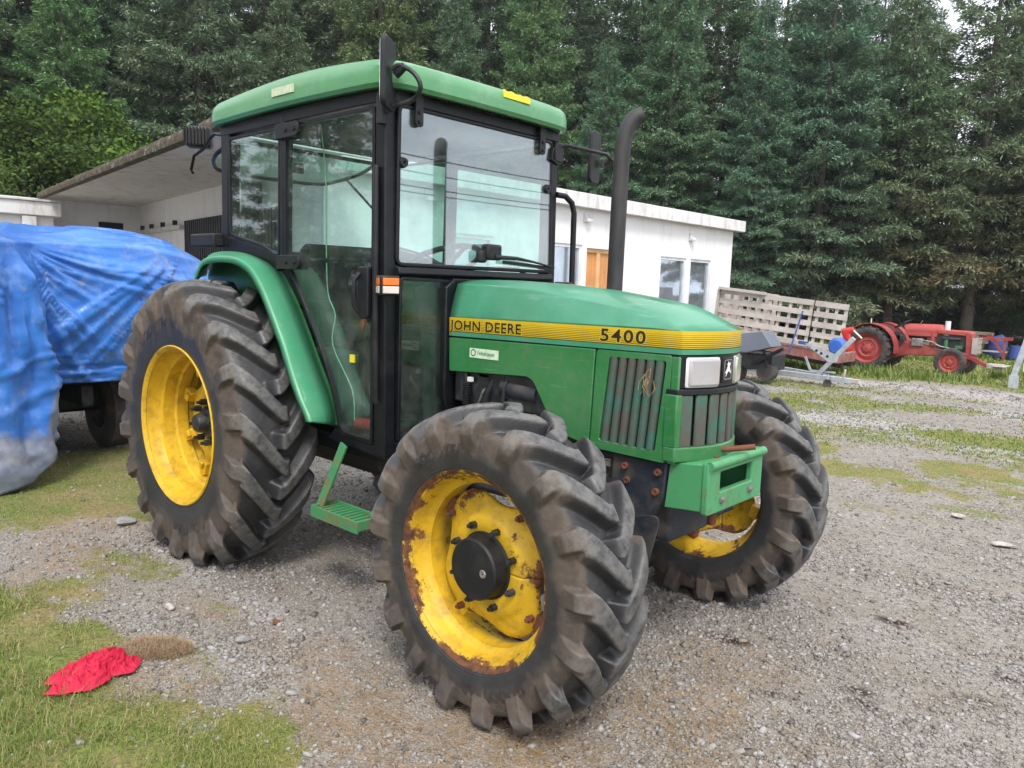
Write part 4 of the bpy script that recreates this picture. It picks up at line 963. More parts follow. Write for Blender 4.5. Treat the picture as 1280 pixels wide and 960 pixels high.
# lettering on the stripe
def side_text(s, x0, zrel, size, mt, off, lift=.0032, name='lettering', parent=TR, outline=None, sx=1., space=1.0):
    v, f = text_geo(s, size, off, space); vv = []
    for x, y, z in v:
        X = x0+x*sx; vv.append((X, YC-yh(X)-lift-.0025, z_st(X)+zrel+y))
    mb = MB().add(vv, f); return mb.build(name, mt, parent, smooth=0, fix=False)
side_text('JOHN DEERE', 1.302, -.0505, .060, 'stripe', .0042, .0012, 'lettering_outline', STR, sx=1.17, space=1.08)
side_text('JOHN DEERE', 1.302, -.0505, .060, 'decal_black', .0010, .0024, 'lettering', STR, sx=1.17, space=1.08)
side_text('5400', 2.13, -.050, .066, 'stripe', .0045, .0012, 'number_outline', STR, sx=1.38, space=1.18)
side_text('5400', 2.13, -.050, .066, 'decal_black', .0012, .0024, 'number', STR, sx=1.38, space=1.18)
for q in STR.children:
    if 'outline' in q.name: q.data.attributes.new('v', 'FLOAT', 'POINT').data.foreach_set('value', [.05]*len(q.data.vertices))

# ---- side panels -------------------------------------------------------------
for sgn in (-1, 1):
    def yy(a): return YC+sgn*a
    poly = [(1.288, 1.224), (2.108, 1.236), (2.095, .852), (1.925, .885), (1.80, 1.075), (1.765, 1.092), (1.292, 1.070)]
    poly = fillet_poly(poly, [0, 0, .01, .03, .03, .03, .01])
    mb = MB(); n = len(poly)
    # outer skin with inward turned lower flange
    o1 = [(x, yy(yh(x)+.001), z) for x, z in poly]; o2 = [(x, yy(yh(x)-.03), z) for x, z in poly]
    mb.add(o1+o2, [tuple(range(n)), tuple(range(2*n-1, n-1, -1))]+[(i, (i+1) % n, n+(i+1) % n, n+i) for i in range(n)])
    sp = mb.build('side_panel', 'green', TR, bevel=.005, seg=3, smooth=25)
    if sgn < 0:
        mb = MB(); mb.box(1.425, 1.60, YC-yh(1.5)-.0035, YC-yh(1.5)-.0005, 1.145, 1.187); mb.build('sticker', 'sticker', sp)
        v, f = text_geo('Felleskjøpet', .024, .0004); MB().add([(1.475+x*.9, YC-yh(1.5)-.0045, 1.160+y) for x, y, z in v], f).build('sticker_text', mat('sticker_green', (.05, .25, .12)), sp, smooth=0, fix=False)
        MB().lathe([(-.0008, .011), (-.0008, .016), (.001, .016)], 20, c=(1.448, YC-yh(1.5)-.0035, 1.167)).build('sticker_emblem', 'sticker_green' if 'sticker_green' in MT else 'green', sp)
    # front side grille: panel frame and vertical ribs
    outer = fillet_poly([(2.116, 1.236), (2.448, 1.240), (2.44, .842), (2.102, .848)], .012, 3)
    inner = fillet_poly([(2.178, 1.212), (2.425, 1.216), (2.395, .880), (2.142, .884)], .012, 3)
    mb = MB(); i_ = len(outer)
    A = [(x, yy(yh(x)+.001), z) for x, z in outer]+[(x, yy(yh(x)+.001), z) for x, z in inner]+[(x, yy(yh(x)-.03), z) for x, z in outer]+[(x, yy(yh(x)-.02), z) for x, z in inner]
    fs = []
    for i in range(i_):
        j = (i+1) % i_; fs += [(i, j, i_+j, i_+i), (i, 2*i_+i, 2*i_+j, j), (i_+i, i_+j, 3*i_+j, 3*i_+i)]
    mb.add(A, fs); gp = mb.build('grille_panel', 'green', TR, bevel=.003, smooth=25)
    mb = MB(); mb.prism([(2.14, 1.22), (2.43, 1.22), (2.41, .87), (2.13, .87)], yy(.200), yy(.195)); mb.build('grille_backing', 'engine', gp)
    for k in range(6):
        f0 = (k+.55)/6.1; xt = 2.178+f0*.245; xb = 2.142+f0*.252
        mb = MB(); mb.tube([(xb, yy(.212), .884), (xt, yy(.216), 1.214)], .0155, 12); mb.build('grille_rib', 'mesh_rib', gp) if 'mesh_rib' in MT else None
MT['lens_near'] = mat('headlamp_lens_cloudy', (.40, .40, .43), .3, .2, dirt=(.45, .27, .10), dscale=7, dr=(.5, .7), damt=.45, coat=.6)
MT['lens_far'] = mat('headlamp_lens_clear', (.50, .52, .44), .15, .4, dirt=(.25, .25, .18), dscale=12, dr=(.5, .8), damt=.4, coat=.6, sc=(1, .2, 1))
# front: corner posts, grille, lights
def fr(a, off=0): return front_x(a)+off
def front_strip(a0, a1, z0, z1, off, th, n=10):
    """slab following the bowed front between offsets a0..a1"""
    mb = MB(); vs = []; fs = []
    for i in range(n+1):
        a = a0+(a1-a0)*i/n; x = fr(a, off)
        vs += [(x, YC+a, z1), (x, YC+a, z0), (x-th, YC+a, z0), (x-th, YC+a, z1)]
    for i in range(n):
        for j in range(4): fs.append((i*4+j, (i+1)*4+j, (i+1)*4+(j+1) % 4, i*4+(j+1) % 4))
    fs += [(0, 1, 2, 3), (n*4, n*4+3, n*4+2, n*4+1)]
    return mb.add(vs, fs)
lp = front_strip(-.226, .226, 1.118, 1.247, -.004, .05, 20).build('lamp_panel', 'black', TR, bevel=.008, seg=3, smooth=30)
front_strip(-.230, .230, 1.098, 1.120, .002, .05, 20).build('lamp_panel_trim', 'plastic', lp, bevel=.004)
for s in (-1, 1):
    a0, a1 = sorted((s*.062, s*.196))
    hl = front_strip(a0-.006, a1+.006, 1.124, 1.236, .002, .02, 6).build('headlight', 'grey_metal' if s > 0 else 'white_lamp', TR, bevel=.008, seg=3)
    front_strip(a0, a1, 1.130, 1.230, .009, .02, 6).build('lens', 'lens_far' if s > 0 else 'lens_near', hl, bevel=.008, seg=3)
# leaping deer emblem
eb = front_strip(-.040, .030, 1.140, 1.232, .001, .01, 4).build('emblem_plate', 'plastic', TR, bevel=.003)
deer = [(-.020, .020), (-.008, .034), (-.004, .046), (-.012, .054), (-.004, .052), (.000, .062), (.003, .054), (.012, .058), (.014, .050), (.008, .044), (.014, .030), (.022, .016), (.016, .018), (.004, .026), (-.006, .020), (-.014, .006), (-.012, .018)]
mb = MB(); x_ = fr(0)+.0025
mb.prism([(YC-.006+a*1.1, 1.155+b) for a, b in deer], x_, x_+.002, 'x'); mb.build('deer_emblem', 'white', eb, smooth=0)
mb = MB(); oo = rrect(YC-.035, YC+.023, 1.150, 1.224, .008, 3); inset_ring(mb, oo, offset_loop(oo, .003), x_-.001, x_+.001, 'x'); mb.build('emblem_border', 'grey_metal', eb)
# lower front grille
m, t, bs = mk('grille_mesh_rib')
c_ = ramp(t, noise(t, 9, 6, .7), .36, .56, (.04, .15, .11), (.10, .085, .07)); wv = t.nodes.new('ShaderNodeTexWave'); wv.inputs['Scale'].default_value = 90; wv.bands_direction = 'DIAGONAL'
tcn = t.nodes.new('ShaderNodeTexCoord'); t.links.new(tcn.outputs['Object'], wv.inputs['Vector'])
t.links.new(mix(t, mth(t, 'MULTIPLY', wv.outputs['Fac'], .45), c_, (.012, .016, .014)), bs.inputs['Base Color']); bs.inputs['Roughness'].default_value = .7; MT['mesh_rib'] = m
GP = [o for o in TR.children if o.name.startswith('grille_panel')]
for gp in GP:
    s = -1 if gp.data.vertices[0].co.y < YC else 1
    for k in range(6):
        f0 = (k+.55)/6.05; xt = 2.175+f0*.243; xb = 2.140+f0*.248
        MB().tube([(xb, YC+s*.214, .882), (xt, YC+s*.219, 1.216)], .0168, 12).build('grille_rib', 'mesh_rib', gp)
fo = front_strip(-.232, .232, .852, .908, .004, .05, 20).build('lower_grille_frame', 'green', TR, bevel=.006, seg=3)
front_strip(-.215, .215, .90, 1.10, -.03, .01, 20).build('grille_backing', 'engine', fo)
for s in (-1, 1): front_strip(*sorted((s*.212, s*.232)), .905, 1.10, .003, .05, 3).build('grille_post', 'green', fo, bevel=.004)
for k in range(7):
    a = -.190+k*.0633; front_strip(a-.0235, a+.0235, .905, 1.10, -.003+0.0, .014, 3).build('grille_rib', 'mesh_rib', fo, bevel=.006)
# near corner post between side and front
for s in (-1, 1):
    mb = MB(); mb.prism([(2.448, YC+s*(yh(2.45)+.001)), (2.478, YC+s*.2275), (2.482, YC+s*.222), (2.46, YC+s*.19), (2.44, YC+s*.20)], .845, 1.236, 'z'); mb.build('corner_post', 'green', TR, bevel=.003)
# worn straw caught in the side grille
mb = MB()
for k in range(9):
    x, z = 2.36+random.uniform(-.02, .02), 1.17+random.uniform(-.03, .02); mb.tube([(x, YC-.235, z), (x+random.uniform(-.02, .02), YC-.243, z-.03), (x+random.uniform(-.03, .03), YC-.237, z-.06)], .0009, 4)
MT['straw'] = mat('dry_straw', (.42, .31, .15), .8, var=.35, vscale=30)
mb.build('straw_wisp', 'straw', TR)

# ---- chassis, engine, axles ---------------------------------------------------
mb = MB(); mb.box(1.2, 2.44, YC-.155, YC+.155, .52, .86); mb.box(2.2, 2.46, YC-.19, YC+.19, .66, .845); mb.build('front_support', 'iron', TR, bevel=.02, seg=3)
MB().box(-.25, 1.25, YC-.20, YC+.20, .45, .78).build('gearbox_housing', 'engine', TR, bevel=.03, seg=3)
mb = MB(); mb.tube([(0, -.60, .70), (0, .55, .70)], [.12, .12], 24); mb.tube([(0, -.3, .70), (0, .25, .70)], [.22, .22], 24); mb.build('rear_axle', 'engine', TR, smooth=50)
mb = MB(); mb.tube([(2.116, -.72, .53), (2.116, -.55, .53), (2.116, -.36, .55), (2.116, YC-.1, .52), (2.116, YC+.1, .52), (2.116, .30, .55), (2.116, .5, .53), (2.116, .64, .53)], [.10, .085, .07, .12, .12, .07, .085, .10], 20)
mb.tube([(2.116, YC, .52), (1.9, YC, .52), (1.3, YC, .5)], [.12, .05, .04], 14)
mb.beam((2.116, YC-.30, .70), (2.116, YC+.30, .70), .14, .10)
ax = mb.build('front_axle', 'engine', TR, smooth=50)
for s in (-1, 1):
    MB().tube([(2.116, YC+s*.55, .36), (2.116, YC+s*.58, .72)], [.06, .055], 16).build('kingpin_housing', 'engine', ax)
MB().tube([(2.36, YC-.56, .52), (2.36, YC-.2, .52), (2.36, YC+.5, .52)], .016, 10).build('steering_rod', 'iron', ax)
# front casting with bolts and swinging plate
mb = MB(); mb.prism([(2.14, .845), (2.44, .84), (2.43, .70), (2.38, .62), (2.30, .52), (2.19, .53), (2.17, .66), (2.12, .72)], YC-.205, YC-.15); mb.prism([(2.20, .60), (2.36, .60), (2.34, .50), (2.22, .50)], YC-.235, YC-.15)
ca = mb.build('axle_bracket', 'iron', TR, bevel=.008, seg=2)
for x, z in ((2.26, .80), (2.405, .80), (2.27, .745), (2.40, .725), (2.20, .69)):
    mb = MB(); mb.lathe([(0, .0), (-.012, .006), (-.012, .013), (0, .014)], 14, c=(x, YC-.206, z)); mb.build('bolt', 'rust', ca)
mb = MB(); pl = fillet_poly([(2.31, .62), (2.46, .66), (2.40, .40), (2.32, .37), (2.27, .46)], .05, 5); mb.prism(pl, YC-.262, YC-.252); mb.build('stop_plate', 'iron', TR, bevel=.002)
mb = MB(); mb.box(2.10, 2.20, YC-.2095, YC-.206, .745, .825); pn = mb.build('type_plate', 'decal_black', TR)
mb = MB(); mb.box(2.108, 2.192, YC-.2115, YC-.2095, .782, .802); mb.box(2.108, 2.192, YC-.2115, YC-.2095, .806, .811); mb.box(2.108, 2.16, YC-.2115, YC-.2095, .757, .762); mb.build('plate_print', 'grey_metal', pn)
# engine bay seen over the front tyre
eb_ = MB(); eb_.box(1.36, 2.05, YC-.16, YC+.16, .80, 1.20); eb_.box(1.45, 1.9, YC-.185, YC-.14, .90, 1.0); eng = eb_.build('engine_block', 'engine', TR, bevel=.015, seg=2)
MB().tube([(1.62, YC-.18, 1.02), (1.80, YC-.18, 1.01)], .045, 20).build('starter', 'iron', eng)
MB().tube([(1.60, YC-.18, 1.02), (1.64, YC-.18, 1.018)], .052, 20).build('clamp', 'engine', eng)
MB().tube([(1.50, YC-.21, .90), (1.52, YC-.22, .98), (1.535, YC-.20, 1.04), (1.56, YC-.17, 1.12)], .018, 10).build('hose', 'plastic', eng)
MB().tube([(1.62, YC-.22, .90), (1.63, YC-.23, .99), (1.62, YC-.2, 1.07)], .012, 10).build('hose', 'plastic', eng)
MB().tube([(1.45, YC-.20, .93), (1.50, YC-.22, 1.00), (1.57, YC-.17, 1.06)], .007, 8).build('hose', 'grey_metal', eng)
mb = MB(); pts = [(1.405, YC-.235, .93), (1.41, YC-.235, 1.0), (1.40, YC-.225, 1.06)]
for k in range(12):
    z = .93+k*.0085; mb.lathe([(0, .014), (.004, .019), (.008, .014)], 12, 'z', (1.405+k*.0005, YC-.235, z))
mb.build('ribbed_boot', 'plastic', eng)
mb = MB(); mb.tube([(1.395, YC-.225, 1.03), (1.385, YC-.22, 1.075)], .012, 10); mb.build('joint', 'plastic', eng)
MB().box(1.415, 1.44, YC-.24, YC-.225, 1.035, 1.055).build('cable_tag', 'white', eng)
MB().box(1.46, 1.52, YC-.21, YC-.18, 1.06, 1.072).build('bracket', 'grey_metal', eng)
# chassis bits behind the step
mb = MB(); mb.tube([(1.05, -.42, .62), (1.18, -.46, .52), (1.22, -.46, .44)], [.06, .05, .03], 12); mb.box(1.12, 1.3, -.5, -.2, .52, .70); mb.build('gear_linkage', 'engine', TR, bevel=.01)
MB().box(.35, 1.22, YC-.50, YC+.50, .64, .72).build('cab_floor', 'black', TR, bevel=.01)
MB().box(.42, .95, YC+.22, YC+.48, .40, .66).build('fuel_tank', 'plastic', TR, bevel=.04, seg=4)

# ---- weight bracket at the nose ----------------------------------------------
y0, y1 = -.238, .188
mb = MB(); mb.prism([(2.45, .845), (2.585, .862), (2.595, .688), (2.435, .672)], y0, y0+.018)
mb.prism([(2.45, .845), (2.585, .862), (2.595, .688), (2.435, .672)], y1-.018, y1)
mb.prism([(2.45, .846), (2.585, .863), (2.585, .846), (2.45, .832)], y0+.018, y1-.018)
mb.prism([(2.44, .690), (2.595, .704), (2.595, .688), (2.44, .673)], y0+.018, y1-.018)
br = mb.build('weight_bracket', 'green_light', TR, bevel=.004, seg=2)
mb = MB(); outer = [(a, b) for a, b in rrect(y0-.006, y1+.006, .676, .872, .012, 4)]; inner = rrect(y0+.085, y1-.085, .752, .826, .004, 4)
inset_ring(mb, outer, inner, 2.584, 2.612, 'x'); mb.build('bracket_face', 'green_light', br, bevel=.007, seg=3)
mb = MB(); mb.tube([(2.612, y0-.004, .858), (2.612, y1+.004, .858)], .017, 14); mb.build('bracket_roll', 'green_light', br, smooth=50)
MB().tube([(2.55, YC-.045, .60), (2.55, YC-.045, .865)], .0165, 18).build('hitch_pin', 'rust', TR)
MB().tube([(2.52, YC-.02, .885), (2.575, YC+.0, .888), (2.66, YC+.045, .905)][::1], .011, 12).build('pin_handle', 'rust', TR)
for y in (y0+.10, y1-.10):
    mb = MB(); nut(mb, (0, 0, 0), .016, .012); b_ = mb.build('bolt', 'grey_metal', br, smooth=30); b_.location = (2.613, y, .722); b_.rotation_euler = (0, 0, rad(90))

# ---- step ----------------------------------------------------------------------
MB().beam((.98, -.63, .72), (.87, -.69, .405), .012, .05, up=(1, 0, 0)).build('step_bracket', 'green_step', TR, bevel=.002); MB().beam((1.30, -.58, .62), (1.20, -.63, .42), .012, .05, up=(1, 0, 0)).build('step_bracket', 'green_step', TR, bevel=.002)
mb = MB(); mb.box(.865, 1.225, -.735, -.725, .375, .43); mb.box(.865, 1.225, -.60, -.592, .385, .43); mb.box(.865, .877, -.725, -.60, .385, .43); mb.box(1.213, 1.225, -.725, -.60, .385, .43); mb.box(.877, 1.213, -.725, -.60, .405, .412)
for k in range(9): mb.box(.90+k*.036, .906+k*.036, -.725, -.60, .412, .420)
mb.build('step_tread', 'green_step', TR, bevel=.002)
# ---- fender -------------------------------------------------------------------------
def fender(s):
    yo = -.775 if s < 0 else .775+2*YC; yi = -.585 if s < 0 else .585+2*YC
    oc = [(-.20, 1.43), (-.155, 1.49), (-.095, 1.545), (-.01, 1.566), (.12, 1.572), (.27, 1.562), (.385, 1.528), (.46, 1.480), (.545, 1.392), (.64, 1.262), (.71, 1.16), (.79, 1.02), (.85, .93), (.905, .865), (.925, .832)]
    ic = [(-.43, 1.47), (-.40, 1.53), (-.33, 1.585), (-.22, 1.602), (-.05, 1.600), (.10, 1.582), (.24, 1.548), (.36, 1.495), (.47, 1.385), (.575, 1.25), (.655, 1.13), (.745, 1.0), (.80, .92), (.84, .84), (.845, .785)]
    O = smoothline(oc, 4); I = smoothline(ic, 4); P = []
    for (xo, zo), (xi, zi) in zip(O, I):
        # outward radial direction
        d = Vector((xo, zo-.7)).normalized()
        lip = (xo-d.x*.035, yo+(-s)*0-.0, zo-d.y*.035)
        P.append([lip, (xo-d.x*.008, yo, zo-d.y*.008), (xo-d.x*.002, yo-s*.004, zo-d.y*.002), (xo+d.x*.001, yo-s*.014, zo+d.y*.001), ((xo*.55+xi*.45)+d.x*.012, yo*.5+yi*.5, zo*.55+zi*.45+d.y*.012), (xi, yi, zi)])
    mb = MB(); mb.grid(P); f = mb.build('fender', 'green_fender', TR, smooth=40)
    sl = f.modifiers.new('s', 'SOLIDIFY'); sl.thickness = .006; sl.offset = -1
    # inner wheel-house wall (dark)
    w_ = [(x, z) for x, z in I]+[(.55, .75), (-.05, .75), (-.43, 1.2)]
    MB().prism(w_, yi+(-s)*0.0-s*.012, yi-s*.020).build('wheel_arch', 'green', f)
fender(-1); fender(1)
# ================================================================== CAB
def my(y): return 2*YC-y
def sy(s, y): return y if s < 0 else my(y)
# corner posts: the door post, the rear post, the rear corner post; each a mesh of its own
for s in (-1, 1):
    for nm, pts, yy0, yy1 in (
        ('front_post', [(1.165, .70), (1.245, .70), (1.235, 1.5), (1.225, 2.25), (1.160, 2.25), (1.163, 1.5)], -.605, -.545),
        ('door_post', [(.392, 1.57), (.432, 1.53), (.452, 2.25), (.405, 2.25)], -.605, -.555),
        ('rear_post', [(-.205, 1.60), (-.135, 1.58), (-.125, 2.0), (-.105, 2.25), (-.20, 2.25)], -.600, -.53)):
        MB().prism(pts, sy(s, yy0), sy(s, yy1)).build(nm, 'black', TR, bevel=.008, seg=3)
    MB().prism([(-.20, 2.215), (1.235, 2.215), (1.235, 2.262), (.6, 2.275), (-.20, 2.262)], sy(s, -.604), sy(s, -.54)).build('roof_rail', 'black', TR, bevel=.004)
    # gutter strip down the front post
    MB().tube([(1.185, sy(s, -.612), 1.95), (1.185, sy(s, -.617), 1.94), (1.19, sy(s, -.617), .95), (1.19, sy(s, -.610), .94)], .014, 10).build('post_cover', 'plastic', TR)
    MB().prism([(.86, .775), (.80, .72), (1.24, .69), (1.24, .735), (.90, .76)], sy(s, -.60), sy(s, -.54)).build('sill', 'black', TR, bevel=.004)
    # lower body side under the rear glass, beside the fender
    MB().prism([(-.205, 1.60), (.24, 1.56), (.36, 1.50), (.42, 1.56), (.30, 1.60), (-.10, 1.68), (-.20, 1.68)], sy(s, -.598), sy(s, -.56)).build('window_ledge', 'black', TR, bevel=.004)
    # door with frame, glass, hinges, handle
    dl = [(.445, 2.205), (1.158, 2.205), (1.158, .745), (.935, .755), (.90, .79), (.852, .93), (.79, 1.06), (.70, 1.20), (.60, 1.34), (.52, 1.45), (.437, 1.545)]
    dl = fillet_poly(dl, [.03, .03, .015, .02, .02, .03, .03, .03, .03, .03, .02], 3)
    inn = offset_loop(dl, .017)
    mb = MB(); inset_ring(mb, dl, inn, sy(s, -.607), sy(s, -.580), 'y'); door = mb.build('door', 'black', TR, bevel=.004, smooth=50)
    MB().prism(offset_loop(dl, .015), sy(s, -.597), sy(s, -.593)).build('door_glass', 'glass', door, smooth=0)
    for (za, zb) in ((2.135, 2.205), (1.512, 1.58)):
        h = MB(); pg = fillet_poly([(.40, zb), (.60, zb), (.60, za), (.40, za)], [.004, .033, .033, .004], 5); h.prism(pg, sy(s, -.612), sy(s, -.628)); hg = h.build('hinge', 'plastic', door, bevel=.003)
        for x in (.49, .565): m_ = MB(); m_.lathe([(0, .012), (-.006 if s < 0 else .006, .010), (-.006 if s < 0 else .006, .001)], 14, c=(x, sy(s, -.628), (za+zb)/2)); m_.build('hinge_bolt', 'black', hg)
        MB().tube([(.415, sy(s, -.615), za-.0), (.415, sy(s, -.615), zb+.0)], .014, 10).build('hinge_pin', 'plastic', hg)
    mb = MB(); mb.tube([(.60, sy(s, -.56), 1.555), (.90, sy(s, -.555), 1.56), (1.02, sy(s, -.555), 1.555), (1.06, sy(s, -.56), 1.53), (1.075, sy(s, -.57), 1.46)], .011, 10); mb.build('grab_bar', 'plastic', door)
    mb = MB(); mb.prism(fillet_poly([(1.075, 1.53), (1.15, 1.53), (1.15, 1.31), (1.10, 1.30), (1.075, 1.33)], .012), sy(s, -.61), sy(s, -.632)); hd = mb.build('door_handle', 'plastic', door, bevel=.005)
    MB().tube([(1.09, sy(s, -.63), 1.50), (1.085, sy(s, -.655), 1.47), (1.085, sy(s, -.655), 1.36), (1.09, sy(s, -.63), 1.33)], .011, 10).build('pull', 'plastic', hd)
    MB().box(.99, 1.02, sy(s, -.6085), sy(s, -.5995), 1.10, 1.135).build('yellow_tag', 'sticker_yellow', door)
    # quarter window
    ql = fillet_poly([(-.115, 2.20), (.398, 2.20), (.385, 1.575), (.33, 1.575), (.22, 1.622), (-.05, 1.672), (-.118, 1.69)], [.03, .03, .03, .04, .05, .03, .03], 3)
    mb = MB(); inset_ring(mb, ql, offset_loop(ql, .014), sy(s, -.602), sy(s, -.585), 'y'); qw = mb.build('quarter_window', 'black', TR, bevel=.003, smooth=50)
    MB().prism(offset_loop(ql, .012), sy(s, -.596), sy(s, -.592)).build('glass', 'glass', qw, smooth=0)
# windscreen
y0, y1 = -.553, my(-.553)
wl = fillet_poly([(y0, 1.535), (y1+.01, 1.535), (y1-.01, 2.215), (y0+.004, 2.215)], .04, 5)
mb = MB(); inset_ring(mb, wl, offset_loop(wl, .018), 1.222, 1.246, 'x'); ws = mb.build('windscreen', 'black', TR, bevel=.005, smooth=50)
MB().prism(offset_loop(wl, .016), 1.236, 1.240, 'x').build('glass', 'glass_wind', ws, smooth=0)
for y, z in ((-.521, 1.973), (.434, 1.968)):
    MB().lathe([(0, .001), (.014, .008), (.014, .019), (0, .024), (-.02, .024), (-.02, .001)][::-1], 20, 'x', (1.242, y, z)).build('knob', 'plastic', ws)
for y in (-.447, .37):
    mb = MB(); mb.prism(fillet_poly([(y-.02, 2.275), (y+.02, 2.275), (y+.022, 2.13), (y-.022, 2.13)], [.002, .002, .02, .02]), 1.248, 1.262, 'x'); hb = mb.build('hinge', 'plastic', ws, bevel=.003)
    for z in (2.15, 2.19): MB().lathe([(0, .009), (.006, .009), (.007, .001)], 12, 'x', (1.262, y, z)).build('hinge_bolt', 'black', hb)
mb = MB(); mb.box(1.245, 1.30, -.045, .055, 1.585, 1.66); mb.box(1.245, 1.285, -.08, -.03, 1.57, 1.63); wm = mb.build('wiper_motor', 'plastic', TR, bevel=.014, seg=3)
mb = MB(); mb.tube([(1.30, .0, 1.60), (1.305, .15, 1.60), (1.29, .30, 1.588), (1.275, .48, 1.567)], [.011, .009, .006, .004], 8); mb.build('wiper_arm', 'plastic', wm)
MB().beam((1.262, .10, 1.580), (1.262, .49, 1.562), .008, .016).build('wiper_blade', 'black', wm)
# header over and cross bar under the windscreen, with louvres
MB().box(1.165, 1.236, y0, y1, 2.216, 2.270).build('header_bar', 'black', TR, bevel=.004)
mb = MB(); mb.prism([(1.19, 1.532), (1.262, 1.532), (1.27, 1.505), (1.25, 1.490), (1.19, 1.49)], y0, y1); mb.build('cross_bar', 'black', TR, bevel=.005)
mb = MB()
for k in range(26):
    y = -.36+k*.026; mb.box(1.238, 1.275, y, y+.009, 2.262, 2.272)
mb.box(1.236, 1.28, -.40, .33, 2.268, 2.276); mb.build('roof_vent', 'plastic', TR)
# firewall beside the bonnet with lower front windows
for s in (-1, 1):
    pl = [(sy(s, -.547), 1.495), (sy(s, -.185), 1.495), (sy(s, -.185), 1.47), (sy(s, -.19), .92), (sy(s, -.235), .74), (sy(s, -.547), .73)]
    if s < 0: q = [(-.530, 1.478), (-.232, 1.470), (-.226, 1.22), (-.240, .93), (-.292, .785), (-.530, .770)]
    else: q = [(my(-.530), 1.478), (my(-.232), 1.470), (my(-.226), 1.22), (my(-.240), .93), (my(-.292), .785), (my(-.530), .770)]
    q = fillet_poly(q, [.012, .03, .03, .03, .03, .012], 3); ou = offset_loop(q, -.014)
    mb = MB(); inset_ring(mb, ou, q, 1.232, 1.262, 'x'); lw_ = mb.build('lower_window', 'black', TR, bevel=.003, smooth=50)
    MB().prism(offset_loop(q, -.002), 1.248, 1.252, 'x').build('glass', 'glass', lw_, smooth=0)
mb = MB(); mb.box(1.19, 1.268, YC-.205, YC+.205, .72, 1.492); mb.prism([(YC-.205, 1.492), (YC-.26, 1.45), (YC-.26, .95), (YC-.205, .80)], 1.225, 1.285, 'x'); mb.prism([(YC+.205, 1.492), (YC+.26, 1.45), (YC+.26, .95), (YC+.205, .80)], 1.225, 1.285, 'x')
mb.build('firewall', 'black', TR, bevel=.006)
# roof
nx = 40; P = []
def roof_ring(inset, z_of, n=18):
    x0, x1, hy = -.262+inset, 1.298-inset, .615-inset; o = []
    base = fillet_poly([(x1, -hy), (x1, hy), (x0, hy), (x0, -hy)], [.14-inset*.5, .14-inset*.5, .10, .10], 8)
    pts = []
    k = len(base)
    for i in range(k):
        a, b = base[i], base[(i+1) % k]; L = math.dist(a, b); m_ = max(1, int(L/.07))
        for j in range(m_): pts.append((a[0]+(b[0]-a[0])*j/m_, a[1]+(b[1]-a[1])*j/m_))
    return pts
base = roof_ring(0, None)
def crown(x): return .040*math.sin(math.pi*np.clip((x+.26)/1.56, 0, 1))
def place(pts, q, zb, bow, cz):
    o = []
    for x, y in pts:
        xx = .52+(x-.52)*q; yy_ = y*(1-(1-q)*1.25)
        fb = .022*(1-(y/.615)**2) if x > .9 else 0
        o.append((xx+fb, YC+yy_, zb+cz*crown(x)))
    return o
rings = [place(base, .93, 2.268, 1, .3), place(base, .955, 2.262, 1, .35), place(base, .985, 2.262, 1, .35), place(base, 1.0, 2.278, 1, .35), place(base, 1.0, 2.315, 1, .5), place(base, .994, 2.345, 1, .8), place(base, .975, 2.366, 1, 1), place(base, .93, 2.383, 1, 1.05), place(base, .82, 2.405, 1, 1.05), place(base, .6, 2.425, 1, 1), place(base, .3, 2.435, 1, 1), place(base, .02, 2.437, 1, 1)]
P = [[r[i] for r in rings] for i in range(len(base))]
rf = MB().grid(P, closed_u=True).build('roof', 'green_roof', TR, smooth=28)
mb = MB(); mb.prism([(x*.955+.02, YC+y*.93) for x, y in base], 2.262, 2.268, 'z'); mb.build('roof_underside', 'plastic', TR)
MB().box(-.10, 1.16, YC-.52, YC+.52, 2.222, 2.26).build('headliner', 'headliner', TR, bevel=.01)
MB().box(.417, .606, -.655, -.6485, 2.325, 2.362).build('roof_sticker', mat('roof_sticker', (.55, .62, .45), .5, dirt=(.35, .45, .3), dscale=30), rf)
mb = MB(); mb.prism([(.01, 2.334), (.195, 2.334), (.195, 2.362), (.165, 2.366), (.15, 2.356), (.12, 2.366), (.10, 2.360), (.06, 2.368), (.03, 2.362), (.01, 2.37)], 1.312, 1.3215, 'x'); mb.build('roof_sticker', 'sticker_yellow', rf)
# rear hatch standing open
hx = lambda q, z: z
hat = [(-.19, -.51, 2.205), (-.40, -.52, 2.155), (-.56, -.46, 2.115), (-.63, -.36, 2.09), (-.64, -.035, 2.085), (-.63, .29, 2.09), (-.56, .39, 2.115), (-.40, .45, 2.155), (-.19, .44, 2.205)]
mb = MB(); mb.tube(smoothline(hat, 3)+[], .012, 10); mb.tube([hat[0], hat[-1]], .012, 10); hf = mb.build('rear_hatch', 'black', TR)
mb = MB(); nh = len(hat); mb.add([Vector(p)+Vector((0, 0, .002)) for p in hat]+[Vector(p)-Vector((0, 0, .003)) for p in hat], [tuple(range(nh)), tuple(range(2*nh-1, nh-1, -1))]); mb.build('glass', 'glass', hf, smooth=0)
for y in (-.45, .38): MB().tube([(-.15, y, 1.92), (-.45, y, 2.13)], .008, 8).build('gas_strut', 'plastic', hf)
MB().box(-.36, -.33, -.07, .0, 2.10, 2.16).build('hatch_handle', 'plastic', hf, bevel=.005)
MB().box(-.20, -.13, y0+.03, y1-.03, 1.56, 1.62).build('rear_sill', 'black', TR, bevel=.006)
MB().box(-.20, -.14, y0+.02, y1-.02, .8, 1.56).build('rear_panel', 'interior', TR)
